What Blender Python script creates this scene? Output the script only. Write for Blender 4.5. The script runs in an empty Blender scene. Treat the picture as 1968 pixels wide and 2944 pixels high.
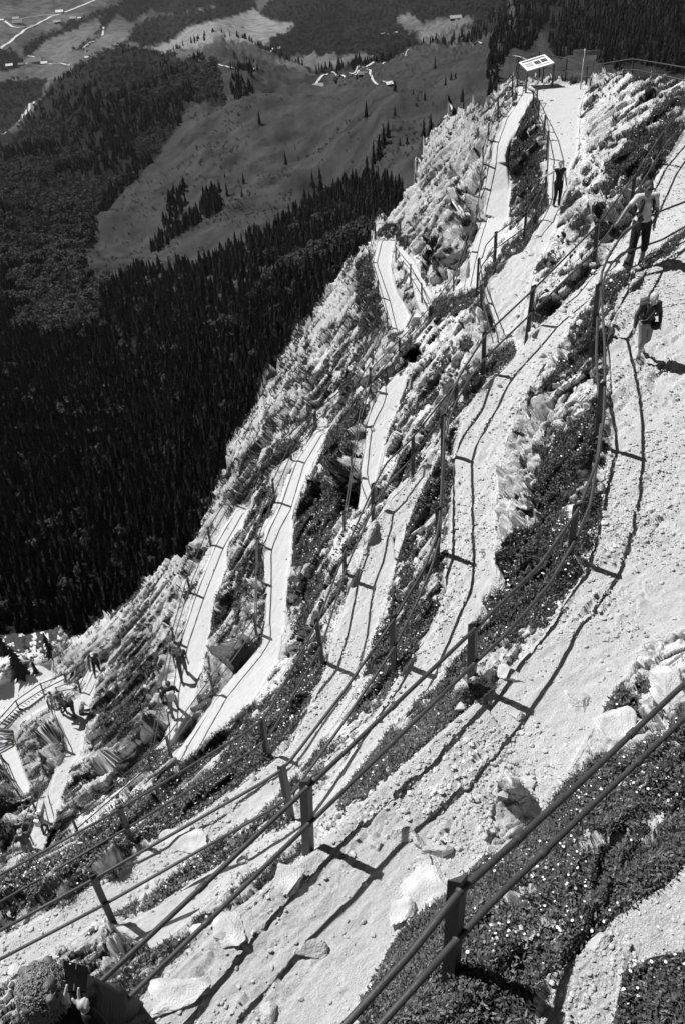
import bpy, bmesh, math
import numpy as np
from mathutils import Vector, Matrix
R = math.radians
rng = np.random.default_rng(7)
sc = bpy.context.scene
COL = sc.collection

# ------------------------------------------------------------------ camera, world, sun, exposure
SW, SH, FL = 1968.0, 2944.0, 2700.0
PITCH, ROLL = R(40.2), R(-3.1)
_f = np.array([0, math.cos(PITCH), -math.sin(PITCH)]); _x = np.array([1, 0, 0.]); _u = np.cross(_x, _f)
CX = math.cos(ROLL) * _x + math.sin(ROLL) * _u
CU = -math.sin(ROLL) * _x + math.cos(ROLL) * _u
CF = _f
cam = bpy.data.cameras.new("camera"); cam_o = bpy.data.objects.new("camera", cam); COL.objects.link(cam_o)
cam.sensor_fit = 'VERTICAL'; cam.sensor_height = 36.0; cam.sensor_width = 24.0
cam.lens = 36.0 * FL / SH; cam.clip_start = 0.05; cam.clip_end = 60000
cam_o.matrix_world = Matrix(((CX[0], CU[0], -CF[0], 0), (CX[1], CU[1], -CF[1], 0), (CX[2], CU[2], -CF[2], 0), (0, 0, 0, 1)))
sc.camera = cam_o

SUN_AZ, SUN_EL = 123.0, 55.5            # direction the shadows fall (from +Y towards +X), sun height
wd = bpy.data.worlds.new("World"); sc.world = wd; wd.use_nodes = True
nt = wd.node_tree; bg = nt.nodes["Background"]
sky = nt.nodes.new("ShaderNodeTexSky"); sky.sky_type = 'NISHITA'; sky.sun_disc = False
sky.sun_elevation = R(SUN_EL); sky.sun_rotation = R(SUN_AZ + 180); sky.altitude = 1800
sky.air_density = 0.35; sky.dust_density = 0.2; sky.ozone_density = 1.0
bw = nt.nodes.new("ShaderNodeRGBToBW")
nt.links.new(sky.outputs[0], bw.inputs[0]); nt.links.new(bw.outputs[0], bg.inputs[0])
bg.inputs[1].default_value = 0.06
sl = bpy.data.lights.new("sun", 'SUN'); sl.energy = 5.0; sl.angle = R(0.53); sl.color = (1, 1, 1)
so = bpy.data.objects.new("sun", sl); COL.objects.link(so)
_ce = math.cos(R(SUN_EL))
SDIR = Vector((_ce * math.sin(R(SUN_AZ)), _ce * math.cos(R(SUN_AZ)), -math.sin(R(SUN_EL))))
so.rotation_euler = SDIR.to_track_quat('-Z', 'Y').to_euler()
sc.view_settings.view_transform = 'Standard'; sc.view_settings.look = 'None'
sc.view_settings.exposure = 0.40; sc.view_settings.gamma = 1.0
sc.cycles.max_bounces = 4; sc.cycles.diffuse_bounces = 2; sc.cycles.volume_bounces = 0
sc.cycles.transparent_max_bounces = 4

# ------------------------------------------------------------------ picture coordinates <-> world rays
def rays(px, py):
    px = np.asarray(px, float); py = np.asarray(py, float)
    a = (px - SW / 2) / FL; b = -(py - SH / 2) / FL
    return a[..., None] * CX + b[..., None] * CU + CF
def rayz(px, py): return rays(px, py)[..., 2]

def conv(tag, pts):
    O = {'a': (984, 1200), 'b': (984, 1850), 'c': (984, 600), 'd': (0, 1700), 'e': (0, 2208), 'f': (984, 2208), 'g': (400, 1100), 'h': (984, 0), 'S': None}[tag]
    if O is None: return [(float(x), float(y)) for x, y in pts]
    return [(O[0] + x * .6276, O[1] + y * .6276) for x, y in pts]

# ------------------------------------------------------------------ noise in numpy
def _hash(ix, iy, iz, k):
    h = (ix.astype(np.int64) * 73856093) ^ (iy.astype(np.int64) * 19349663) ^ (iz.astype(np.int64) * 83492791) ^ (k * 2654435761)
    h = (h ^ (h >> 13)) * 1274126177 & 0x7fffffff
    h = (h ^ (h >> 11)) * 668265263 & 0x7fffffff
    return ((h ^ (h >> 15)) & 0xfffff) / float(0xfffff)
def vnoise(P, k=0):
    i = np.floor(P).astype(np.int64); f = P - i; f = f * f * f * (f * (f * 6 - 15) + 10)
    out = 0
    for dx in (0, 1):
        wx = f[:, 0] if dx else 1 - f[:, 0]
        for dy in (0, 1):
            wy = f[:, 1] if dy else 1 - f[:, 1]
            for dz in (0, 1):
                wz = f[:, 2] if dz else 1 - f[:, 2]
                out = out + wx * wy * wz * _hash(i[:, 0] + dx, i[:, 1] + dy, i[:, 2] + dz, k)
    return out
def fbm(P, o=4, k=0, g=.5):
    s = 0; a = 1; t = 0
    for j in range(o):
        s = s + a * vnoise(P * (2.03 ** j) + 17.3 * j, k + j); t += a; a *= g
    return s / t
def ridged(P, o=4, k=0):
    s = 0; a = 1; t = 0
    for j in range(o):
        s = s + a * (1 - np.abs(2 * vnoise(P * (2.07 ** j) + 9.1 * j, k + j) - 1)); t += a; a *= .5
    return s / t
def worley(P, k=0):
    i = np.floor(P).astype(np.int64); f1 = np.full(len(P), 9.); f2 = np.full(len(P), 9.); idv = np.zeros(len(P))
    for dx in (-1, 0, 1):
        for dy in (-1, 0, 1):
            for dz in (-1, 0, 1):
                jx, jy, jz = i[:, 0] + dx, i[:, 1] + dy, i[:, 2] + dz
                q = np.stack([jx + _hash(jx, jy, jz, k), jy + _hash(jx, jy, jz, k + 1), jz + _hash(jx, jy, jz, k + 2)], 1)
                d = np.sqrt(((P - q) ** 2).sum(1))
                c = d < f1
                f2 = np.where(c, f1, np.minimum(f2, d)); idv = np.where(c, _hash(jx, jy, jz, k + 3), idv); f1 = np.where(c, d, f1)
    return f1, f2, idv
def facets(P, k=0, tilt=1.):
    """broken-rock relief: every cell is a randomly tilted plane with its own level"""
    i = np.floor(P).astype(np.int64); f1 = np.full(len(P), 9.); f2 = np.full(len(P), 9.); out = np.zeros(len(P))
    for dx in (-1, 0, 1):
        for dy in (-1, 0, 1):
            for dz in (-1, 0, 1):
                jx, jy, jz = i[:, 0] + dx, i[:, 1] + dy, i[:, 2] + dz
                q = np.stack([jx + _hash(jx, jy, jz, k), jy + _hash(jx, jy, jz, k + 1), jz + _hash(jx, jy, jz, k + 2)], 1)
                r = P - q; d = np.sqrt((r ** 2).sum(1)); c = d < f1
                t = (r[:, 0] * (_hash(jx, jy, jz, k + 4) - .5) + r[:, 1] * (_hash(jx, jy, jz, k + 5) - .5) + r[:, 2] * (_hash(jx, jy, jz, k + 6) - .5)) * 2 * tilt + _hash(jx, jy, jz, k + 3) - .5
                f2 = np.where(c, f1, np.minimum(f2, d)); out = np.where(c, t, out); f1 = np.where(c, d, f1)
    return out, f2 - f1
def sstep(a, b, x):
    t = np.clip((x - a) / (b - a), 0, 1); return t * t * (3 - 2 * t)

def pip(px, py, poly):
    poly = np.asarray(poly, float); ins = np.zeros(px.shape, bool)
    x0, y0 = poly.min(0); x1, y1 = poly.max(0)
    m = (px >= x0) & (px <= x1) & (py >= y0) & (py <= y1)
    X = px[m]; Y = py[m]; r = np.zeros(X.shape, bool)
    n = len(poly); j = n - 1
    for i in range(n):
        xi, yi = poly[i]; xj, yj = poly[j]
        if yi != yj:
            c = ((yi > Y) != (yj > Y)) & (X < (xj - xi) * (Y - yi) / (yj - yi) + xi)
            r ^= c
        j = i
    ins[m] = r
    return ins
def seg_dist(px, py, pts, closed=False):
    best = np.full(px.shape, 1e9); bt = np.zeros(px.shape); n = len(pts)
    for i in range(n if closed else n - 1):
        a = np.array(pts[i], float); b = np.array(pts[(i + 1) % n], float); v = b - a; L = v @ v + 1e-9
        t = np.clip(((px - a[0]) * v[0] + (py - a[1]) * v[1]) / L, 0, 1)
        d = np.hypot(px - a[0] - t * v[0], py - a[1] - t * v[1])
        c = d < best; best = np.where(c, d, best); bt = np.where(c, i + t, bt)
    return best, bt

def tps_fit(P, v, lam=1e-4):
    P = np.asarray(P, float) / 1000.; v = np.asarray(v, float); n = len(P)
    d = np.sqrt(((P[:, None] - P[None]) ** 2).sum(-1)); K = d * d * np.log(d + 1e-9) + lam * np.eye(n)
    A = np.zeros((n + 3, n + 3)); A[:n, :n] = K; A[:n, n] = 1; A[:n, n + 1:] = P; A[n, :n] = 1; A[n + 1:, :n] = P.T
    return P, np.linalg.solve(A, np.concatenate([v, np.zeros(3)]))
def tps_eval(m, px, py):
    P, w = m; n = len(P); out = np.empty(len(px)); X = np.stack([px, py], 1) / 1000.
    for s in range(0, len(X), 20000):
        x = X[s:s + 20000]
        d2 = ((x[:, None, 0] - P[None, :, 0]) ** 2 + (x[:, None, 1] - P[None, :, 1]) ** 2)
        out[s:s + 20000] = (.5 * d2 * np.log(d2 + 1e-12)) @ w[:n] + w[n] + x @ w[n + 1:]
    return out

# ------------------------------------------------------------------ the trail: left edge, right edge, height below the camera
TRAIL = {
 'A': [(1520,2990,1745,2990,-5.55),(1600,2800,1790,2780,-5.55),(1769,2641,1880,2745,-5.6),(1990,2480,2000,2735,-5.6)],
 'B': [(300,2990,960,3010,-7.4),(620,2680,1140,2690,-7.4),(890,2452,1390,2455,-7.5),(1130,2225,1450,2200,-7.75),(1400,1990,1570,2330,-7.9),
       (1560,1825,1850,1850,-8.0),(1680,1640,2330,1680,-8.05),(1735,1450,2330,1450,-8.1),(1750,1300,2330,1300,-8.1),(1758,1130,2330,1130,-8.15),
       (1740,985,2330,980,-8.2),(1790,845,2330,860,-8.25),(1850,785,2330,740,-8.25),(1960,705,2330,670,-8.2)],
 'C': [(325,2670,445,2730,-10.9),(440,2610,540,2650,-10.9),(560,2530,650,2560,-10.9),(690,2450,760,2480,-10.9),(850,2365,870,2400,-10.8),(984,2200,1010,2250,-10.7),(1060,2090,1110,2110,-10.6),
       (1148,1940,1240,1970,-10.5),(1200,1870,1330,1870,-10.45),(1270,1740,1400,1740,-10.4),(1280,1620,1420,1640,-10.4),(1295,1450,1425,1450,-10.38),
       (1300,1330,1440,1330,-10.35),(1325,1200,1480,1190,-10.35),(1400,1105,1540,1080,-10.3),(1480,1020,1600,1000,-10.2),(1535,955,1640,930,-10.1),
       (1640,850,1690,870,-9.9),(1715,780,1745,800,-9.6),(1765,715,1800,775,-9.4),(1825,620,1925,690,-9.3),(1900,485,2060,600,-9.2),(1975,360,2060,450,-9.2)],
 'D': [(-60,2730,0,2830,-13.3),(110,2640,190,2710,-13.35),(220,2578,315,2640,-13.4),(350,2497,440,2560,-13.5),(502,2390,580,2450,-13.6),(590,2327,690,2375,-13.7),
       (700,2255,795,2290,-13.7),(830,2150,885,2190,-13.8),(880,2050,975,2060,-13.9),(935,1925,1040,1950,-14.1),(965,1820,1075,1830,-14.2),
       (1003,1690,1110,1720,-14.2),(1040,1600,1140,1620,-14.1),(1080,1500,1165,1520,-13.9),(1125,1425,1195,1440,-13.6),(1190,1370,1235,1370,-13.2),(1235,1290,1262,1300,-12.6)],
 'M': [(1432,985,1480,975,-14.6),(1402,880,1510,860,-14.4),(1400,805,1530,790,-14.3),(1430,762,1550,745,-14.2),(1500,722,1572,705,-14.1),
       (1548,650,1600,650,-14.1),(1572,590,1608,600,-14.2),(1574,480,1625,520,-14.3),(1575,420,1660,440,-14.4),(1563,345,1662,360,-14.7),(1548,290,1665,300,-14.9),(1500,240,1690,245,-15.1)],
 'K': [(1486,250,1545,255,-15.2),(1486,297,1524,289,-15.4),(1438,353,1499,338,-15.8),(1411,424,1466,410,-16.3),(1394,483,1455,450,-16.8),(1392,567,1465,525,-17.5),
       (1392,630,1461,625,-18.0),(1371,665,1440,660,-18.3),(1345,730,1400,735,-18.9),(1328,830,1370,830,-19.6)],
 'G': [(1082,697,1132,692,-22.6),(1070,752,1120,765,-22.8),(1078,800,1140,835,-23.0),(1097,868,1163,872,-23.2),(1117,920,1180,905,-23.3),(1128,962,1165,948,-23.4)],
 'J': [(1140,718,1152,708,-22.5),(1152,742,1185,750,-22.2),(1180,800,1215,800,-21.5),(1195,870,1237,842,-20.8),(1208,905,1240,890,-20.4)],
 'E': [(1130,1085,1174,1068,-19.0),(1085,1130,1165,1110,-19.3),(1062,1165,1145,1170,-19.6),(1052,1250,1110,1260,-20.0),(1038,1360,1083,1380,-20.5),(1024,1475,1050,1470,-20.9)],
 'F': [(908,1236,955,1217,-23.6),(893,1262,935,1262,-23.6),(843,1335,893,1340,-23.6),(815,1400,865,1400,-23.7),(800,1462,842,1460,-23.8),(765,1520,843,1520,-23.8),
       (755,1600,840,1590,-23.9),(765,1680,828,1680,-24.0),(762,1800,822,1800,-24.3),(752,1850,808,1830,-24.5),(735,1872,800,1900,-24.7),(620,2010,720,2025,-25.2),
       (500,2180,572,2160,-25.9),(385,2300,440,2262,-26.8)],
 'H': [(682,1462,718,1450,-27.1),(640,1520,700,1510,-27.1),(612,1580,655,1565,-27.1),(575,1670,650,1640,-27.2),(553,1730,622,1715,-27.3),(528,1815,607,1800,-27.4),
       (510,1920,590,1880,-27.5),(502,2000,560,2010,-27.6),(485,2090,540,2060,-27.8),(468,2150,500,2130,-28.0)],
 'N': [(262,1930,295,1915,-36.0),(232,2005,268,2000,-36.0),(155,2050,250,2055,-36.0),(185,2110,248,2090,-36.0),(190,2150,235,2160,-36.0),(160,2210,205,2200,-36.2),
       (130,2290,185,2270,-36.4),(100,2370,150,2390,-36.6),(70,2440,130,2450,-36.8)],
 'S': [(-60,1975,-60,2080,-52),(0,1965,0,2055,-52),(60,1935,60,2015,-51),(120,1908,112,1975,-50),(150,1902,150,1950,-49)],
 'P': [(165,1965,215,1975,-36.4),(125,1992,170,2015,-37.5),(60,2032,112,2045,-39.5),(0,2068,62,2080,-41.0),(-60,2100,52,2115,-42.0),(-60,2160,45,2140,-42.0),
       (15,2200,62,2185,-42.0),(42,2262,86,2250,-42.0),(66,2290,86,2278,-42.0)],
}
CONCRETE = {'K': .9, 'G': .9, 'F': .85, 'H': .7, 'P': .8, 'N': .1, 'J': .1, 'E': .35, 'C': .35, 'M': .1, 'B': .08, 'A': 0.0, 'D': .15, 'S': .1}
# ground points off the trail: (x, y, height) or (x, y, distance) ; negative = height below the camera, positive = depth
PTS = [
 (2420,760,-7.7),(2420,1200,-7.4),(2420,1700,-6.9),(2400,2400,-5.3),(2700,900,-6.3),(2700,1500,-5.9),(2700,2200,-4.9),(2700,2900,-4.5),(2300,2900,-5.3),(2700,400,-6.9),(2350,420,-8.3),(2200,560,-8.8),(2300,2000,-6.3),(2000,3300,-5.3),(1200,3300,-6.0),(300,3300,-8.4),(-60,3200,-11),
 (1304,2804,-5.65),(1000,2990,-6.1),(1100,2850,-6.2),(1250,2640,-6.4),(1450,2480,-6.6),(1600,2330,-6.6),(1750,2260,-6.5),(1990,2020,-6.6),(1990,2300,-6.0),(1650,2600,-5.9),
 (1990,2900,-5.4),(1850,2900,-5.45),(1500,2250,-7.4),(1640,2110,-7.4),(1800,2010,-7.5),(1990,1850,-7.8),(1440,2960,-5.6),
 (1615,232,-15.2),(1500,236,-15.2),(1460,222,-15.6),(1700,222,-14.3),(1750,204,44.0),(1810,215,41.0),(1900,222,38.0),(1990,230,35.0),(2060,240,33.0),(1850,300,32.0),(1720,330,38.0),(1780,420,29.5),
 (1680,480,33.0),(1640,600,30.0),(1600,760,25.5),(1700,600,24.0),(1560,860,22.5),
 (1432,268,-16.2),(1360,305,50.0),(1300,322,50.0),(1270,335,50.5),(1235,392,50.5),(1216,430,51.0),(1190,532,52.0),(1130,602,54.0),(1075,665,56.0),(1060,705,54.5),(1010,738,53.0),(985,762,52.5),
 (1300,430,47.5),(1300,600,45.5),(1250,700,45.5),(1240,800,44.5),(1180,610,51.0),
 (905,905,51.0),(845,972,50.0),(815,1035,49.5),(740,1160,47.5),(690,1235,46.5),(655,1310,45.5),(640,1382,44.8),(612,1440,44.2),(600,1482,43.6),(545,1602,42.5),(500,1602,43.5),
 (1000,900,49.0),(950,1000,46.5),(900,1100,45.5),(850,1150,45.0),(780,1250,43.5),(720,1350,42.5),(700,1420,42.3),
 (450,1642,44.5),(420,1668,45.0),(370,1732,46.5),(330,1762,48.0),(280,1782,50.0),(235,1822,52.5),(195,1842,54.0),(180,1872,54.0),(200,1920,52.5),(420,1750,42.5),(350,1850,43.5),(400,1950,39.5),(330,2000,41.0),
 (380,2150,37.0),(300,2250,38.0),(250,2350,36.0),(200,2420,36.0),(120,2460,37.0),(20,2470,41.0),(0,2300,46.0),(20,2400,43.0),(110,2200,44.0),(90,2100,44.5),(100,2040,47.0),(0,2350,46.0),
 (130,1908,60.0),(0,1960,63.0),(0,2020,58.0),(60,1880,68.0),(0,1830,82.0),(80,1822,80.0),(180,1803,74.0),(-60,1830,86.0),(150,1870,62.0),(-60,2000,62.0),
 (10,2530,-14.6),(135,2495,-14.6),(265,2437,-14.7),(325,2402,-15.2),(385,2345,-16),(480,2255,-16.5),(376,2430,-14.0),(600,2205,-18),(750,2070,-18.0),(769,2185,-14.4),(680,2130,-18.5),(0,2620,-13.8),(60,2590,-13.8),(120,2560,-13.9),(250,2500,-13.9),(400,2420,-14.1),(560,2310,-14.4),(660,2240,-14.6),(-60,2640,-13.8),(800,2110,-14.8),
 (400,2500,-13.6),(207,2330,34.0),(320,2345,-27.5),(440,2290,-25.5),(235,2400,-28.2),(340,2330,-27.3),
 (933,1915,-14.2),(870,1950,-16.5),(870,1800,-19.5),(900,1650,-19.5),(930,1500,-20.5),(900,1400,-21.5),(960,1350,-21.3),(960,1250,-21.5),(1000,1180,-20.8),(880,1560,-21.5),
 (1015,1605,-14.5),(1037,1555,-14.5),(1055,1512,-14.5),(1000,1560,-17.5),(996,1676,-14.25),(960,1720,-16.0),
 (1180,1200,-15.5),(1150,1300,-16.5),(1120,1360,-16.0),(1200,1100,-16.5),(1250,1180,-14.0),(1230,1050,-15.5),(1300,1050,-13.5),(1290,1000,-15.0),(1350,1000,-13.2),(1220,980,-18.3),(1290,920,-16.5),(1190,1010,-18.8),(1330,900,-15.2),
 (1280,860,-18.5),(1170,1040,-18.9),(1510,600,-16.2),(1500,500,-16.6),(1500,400,-16.0),(1520,680,-14.8),
 (1200,1600,-12.4),(1180,1700,-12.2),(1250,1500,-11.9),(1220,1400,-12.4),(1100,1850,-12.6),(1040,1980,-12.6),(900,2200,-12.6),(760,2360,-12.6),(1560,1500,-9.4),(1500,1650,-9.6),(1450,1800,-9.6),(1300,2000,-9.4),(1150,2120,-9.5),(1000,2250,-9.6),
 (1580,1300,-9.6),(1640,1150,-9.2),(1700,1000,-9.1),(1480,1330,-10.1),(1550,1130,-10.1),(1400,1900,-8.6),(620,2580,-10.6),(500,2700,-9.8),(300,2850,-9.6),(150,2900,-10.5),(0,2920,-11.5),(760,2530,-9.0),(200,2760,-10.9),
]
BOUND = [(-90,1828),(0,1825),(80,1820),(150,1806),(180,1800),(200,1838),(235,1820),(280,1780),(330,1760),(370,1730),(420,1665),(450,1640),(500,1598),(545,1598),(575,1530),(600,1480),(608,1440),(625,1402),(640,1380),(648,1350),
 (655,1310),(680,1250),(700,1220),(740,1160),(780,1100),(812,1035),(818,1010),(845,970),(880,930),(905,905),(940,850),(985,760),(1010,735),(1060,700),(1075,660),(1090,635),(1130,600),(1165,565),(1188,530),(1202,490),(1200,470),(1220,440),(1218,410),
 (1238,390),(1248,360),(1270,330),(1300,320),(1340,320),(1365,298),(1395,305),(1430,275),(1436,240),(1455,222),(1490,228),(1560,222),(1630,226),(1680,236),(1695,228),(1708,214),(1730,210),(1750,202),(1785,204),(1812,216),(1850,226),(1900,222),(1968,226),(2058,232),(2200,262),(2450,330),(2620,420),(2620,3300),(-90,3300)]

CP, CV = [], []
for nm, st in TRAIL.items():
    for (lx, ly, rx, ry, z) in st:
        for (x, y) in ((lx, ly), ((lx + rx) / 2, (ly + ry) / 2), (rx, ry)):
            CP.append((x, y)); CV.append(rayz(x, y) / z)
for (x, y, v) in PTS:
    CP.append((x, y)); CV.append(rayz(x, y) / v if v < 0 else 1 / v)
# every railing post stands at the level of the trail it guards
FEET = {'B': [(890,2450),(1360,1985),(1643,1627),(1719,1296),(1709,977),(1812,780)], 'C': [(320,2660),(838,2365),(1137,1919),(1263,1602),(1277,1329),(1392,1083),(1518,958),(1710,770),(1815,620),(1894,477)],
 'D': [(376,2428),(769,2183),(933,1913),(996,1674),(1075,1496),(1181,1365)], 'E': [(1015,1378),(1037,1227),(1066,1131)], 'F': [(618,2000),(740,1825),(741,1676),(744,1572),(793,1448),(840,1326),(905,1236),(493,2180)],
 'H': [(474,2029),(505,1852),(551,1708),(608,1569),(676,1457)], 'K': [(1340,730),(1370,640),(1381,542),(1389,475),(1403,409),(1431,338),(1473,282)], 'M': [(1373,829),(1421,750),(1507,689),(1541,638),(1566,577),(1571,460),(1563,404),(1546,361)], 'G': [(1079,689),(1064,755),(1089,857),(1116,945)]}
for nm, L_ in FEET.items():
    st = TRAIL[nm]; cl = [((a + c) / 2, (b + e) / 2) for a, b, c, e, _ in st]; zs = [q[4] for q in st]
    for x, y in L_:
        _, t_ = seg_dist(np.array([float(x)]), np.array([float(y)]), cl); z_ = float(np.interp(t_[0], range(len(zs)), zs)) - .06
        for k in range(3): CP.append((x - 2, y + 1)); CV.append(rayz(x, y) / z_)
CP = np.array(CP) + rng.normal(0, .3, (len(CP), 2)); CV = np.array(CV)
NEAR = tps_fit(CP, CV, 1e-3); UNTERRACED = tps_fit(CP, CV, 15.0)

def trail_fields(px, py, only=None):
    """path strength (0..1 inside), signed px distance, height, concrete-ness"""
    s = np.full(px.shape, -1e3); z = np.zeros(px.shape); cc = np.zeros(px.shape)
    for nm, st in TRAIL.items():
        poly = [(a, b) for a, b, _, _, _ in st] + [(c, d) for _, _, c, d, _ in reversed(st)]
        P = np.array(poly); x0, y0 = P.min(0) - 70; x1, y1 = P.max(0) + 70
        m = (px > x0) & (px < x1) & (py > y0) & (py < y1)
        if not m.any(): continue
        X, Y = px[m], py[m]
        d, _ = seg_dist(X, Y, poly, True); ins = pip(X, Y, poly); sd = np.where(ins, d, -d)
        cl = [((a + c) / 2, (b + e) / 2) for a, b, c, e, _ in st]; zs = np.array([q[4] for q in st])
        _, t = seg_dist(X, Y, cl); zz = np.interp(t, np.arange(len(zs)), zs)
        c = sd > s[m]
        idx = np.where(m)[0][c]
        s[idx] = sd[c]; z[idx] = zz[c]; cc[idx] = CONCRETE[nm]
    return s, z, cc
def near_depth(px, py):
    px = np.atleast_1d(np.asarray(px, float)); py = np.atleast_1d(np.asarray(py, float))
    inv = np.maximum(tps_eval(NEAR, px, py), 1 / 140.)
    s, z, cc = trail_fields(px, py)
    w = sstep(-2, 6, s); rz = rayz(px, py)
    invp = np.where(z < 0, rz / np.where(z < 0, z, -1), inv)
    return 1 / (inv * (1 - w) + invp * w), s, cc
def ground(x, y):
    d = near_depth(x, y)[0][0]
    return rays(x, y) * d

# ------------------------------------------------------------------ background relief (valley, hills, forest slopes): depth at picture points
BG = [(2700,1500,300),(2700,2600,130),(-200,3000,110),(1200,3200,130),(3200,800,700),(3200,-200,2500),(3200,2000,220),(3200,3400,110),(0,2600,120),(1200,2600,170),(0,0,5200),(300,-10,5300),(600,0,5000),(900,0,4700),(1200,0,4200),(1400,0,3300),(1500,10,2500),(1700,0,2000),(1968,0,1700),(2200,0,1500),(0,130,4300),(250,100,4400),(300,150,4100),(150,200,3900),(480,120,4300),(0,230,3800),
 (100,190,3950),(200,180,4000),(650,60,4500),(450,140,4100),(800,70,4500),(850,40,4600),(560,125,4000),(700,110,4000),(0,330,3400),(100,300,3400),(0,420,2900),(120,270,3450),
 (400,165,2800),(300,190,2800),(520,160,2700),(200,260,2700),(120,360,2500),(60,430,2300),(0,500,2100),(200,400,2300),(200,500,2050),(400,350,2200),(350,450,2000),(540,300,2100),(530,210,2350),(560,180,2450),
 (600,140,2400),(632,138,2350),(700,165,2300),(760,190,2250),(860,230,2150),(620,200,2200),(640,130,2900),(710,150,2900),(780,180,2850),(860,212,2800),(950,215,2700),(900,245,2000),(1000,235,1980),(700,400,1750),(600,600,1500),(450,600,1650),
 (400,700,1500),(300,780,1420),(900,400,1600),(1000,500,1300),(1200,300,1350),(1100,250,1600),(1120,205,1950),(1250,160,1850),(1400,95,1750),(1470,75,1700),(1100,185,2700),(1250,138,2800),(1400,72,2900),(1460,60,2300),(1400,180,1450),(1450,250,1250),(1300,250,1350),
 (1000,60,4300),(1200,50,3900),(950,150,3300),(1150,110,3500),(1050,110,3600),(1550,100,1700),(1550,200,1300),(1700,100,1500),(1700,190,1250),(1968,100,1350),(1968,230,1100),(1600,60,1950),(2200,200,1000),
 (0,1750,300),(300,1600,340),(500,1500,420),(0,1500,440),(0,1300,650),(400,1300,600),(600,1200,600),(0,1100,880),(400,1000,930),(800,850,850),(0,900,1180),(300,870,1250),(700,760,1180),(1000,650,1080),(1150,520,1080),(0,700,1500),(250,750,1450),(100,600,1750),(250,650,1650),
 (0,1900,200),(300,1800,240),(600,1600,330),(1000,1200,500),(1500,900,600),(2000,700,700),(1500,500,900),(0,2200,150),(1000,2000,250),(2000,1500,350),(2300,500,800),(-300,0,5400),(-300,400,3000),(-300,900,1200),(-300,1500,450),(-300,2000,200),
 (0,-400,14000),(1000,-400,12000),(1700,-400,5000),(2300,-400,2500),(-300,-400,14000),(500,-200,7500),(1300,-200,6500),(1900,-200,2600)]
BGM = tps_fit([(a, b) for a, b, _ in BG], [1000. / c for _, _, c in BG], 3e-3)
def bg_depth(px, py):
    return 1000. / np.clip(tps_eval(BGM, np.asarray(px, float), np.asarray(py, float)), 1 / 16., 12)

# ------------------------------------------------------------------ helpers: meshes, materials, tags
def mesh_np(name, V, F, mats=(), smooth=True, parent=None, attrs=None):
    me = bpy.data.meshes.new(name); V = np.asarray(V, np.float32); F = np.asarray(F, np.int32)
    k = F.shape[1]
    me.vertices.add(len(V)); me.vertices.foreach_set('co', V.ravel())
    me.loops.add(F.size); me.loops.foreach_set('vertex_index', F.ravel())
    me.polygons.add(len(F)); me.polygons.foreach_set('loop_start', np.arange(0, F.size, k, dtype=np.int32)); me.polygons.foreach_set('loop_total', np.full(len(F), k, np.int32))
    me.update(calc_edges=True)
    me.polygons.foreach_set('use_smooth', np.full(len(F), smooth))
    for m in mats: me.materials.append(m)
    for an, av in (attrs or {}).items():
        a = me.attributes.new(an, 'FLOAT', 'POINT'); a.data.foreach_set('value', np.asarray(av, np.float32))
    o = bpy.data.objects.new(name, me); COL.objects.link(o)
    if parent: o.parent = parent
    return o
def tag(o, label=None, cat=None, group=None, kind=None):
    if label: o['label'] = label
    if cat: o['category'] = cat
    if group: o['group'] = group
    if kind: o['kind'] = kind
    return o
def empty(name, loc=(0, 0, 0), rz=0.):
    o = bpy.data.objects.new(name, None); COL.objects.link(o); o.location = loc; o.rotation_euler = (0, 0, rz); o.empty_display_size = .1
    return o

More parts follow.
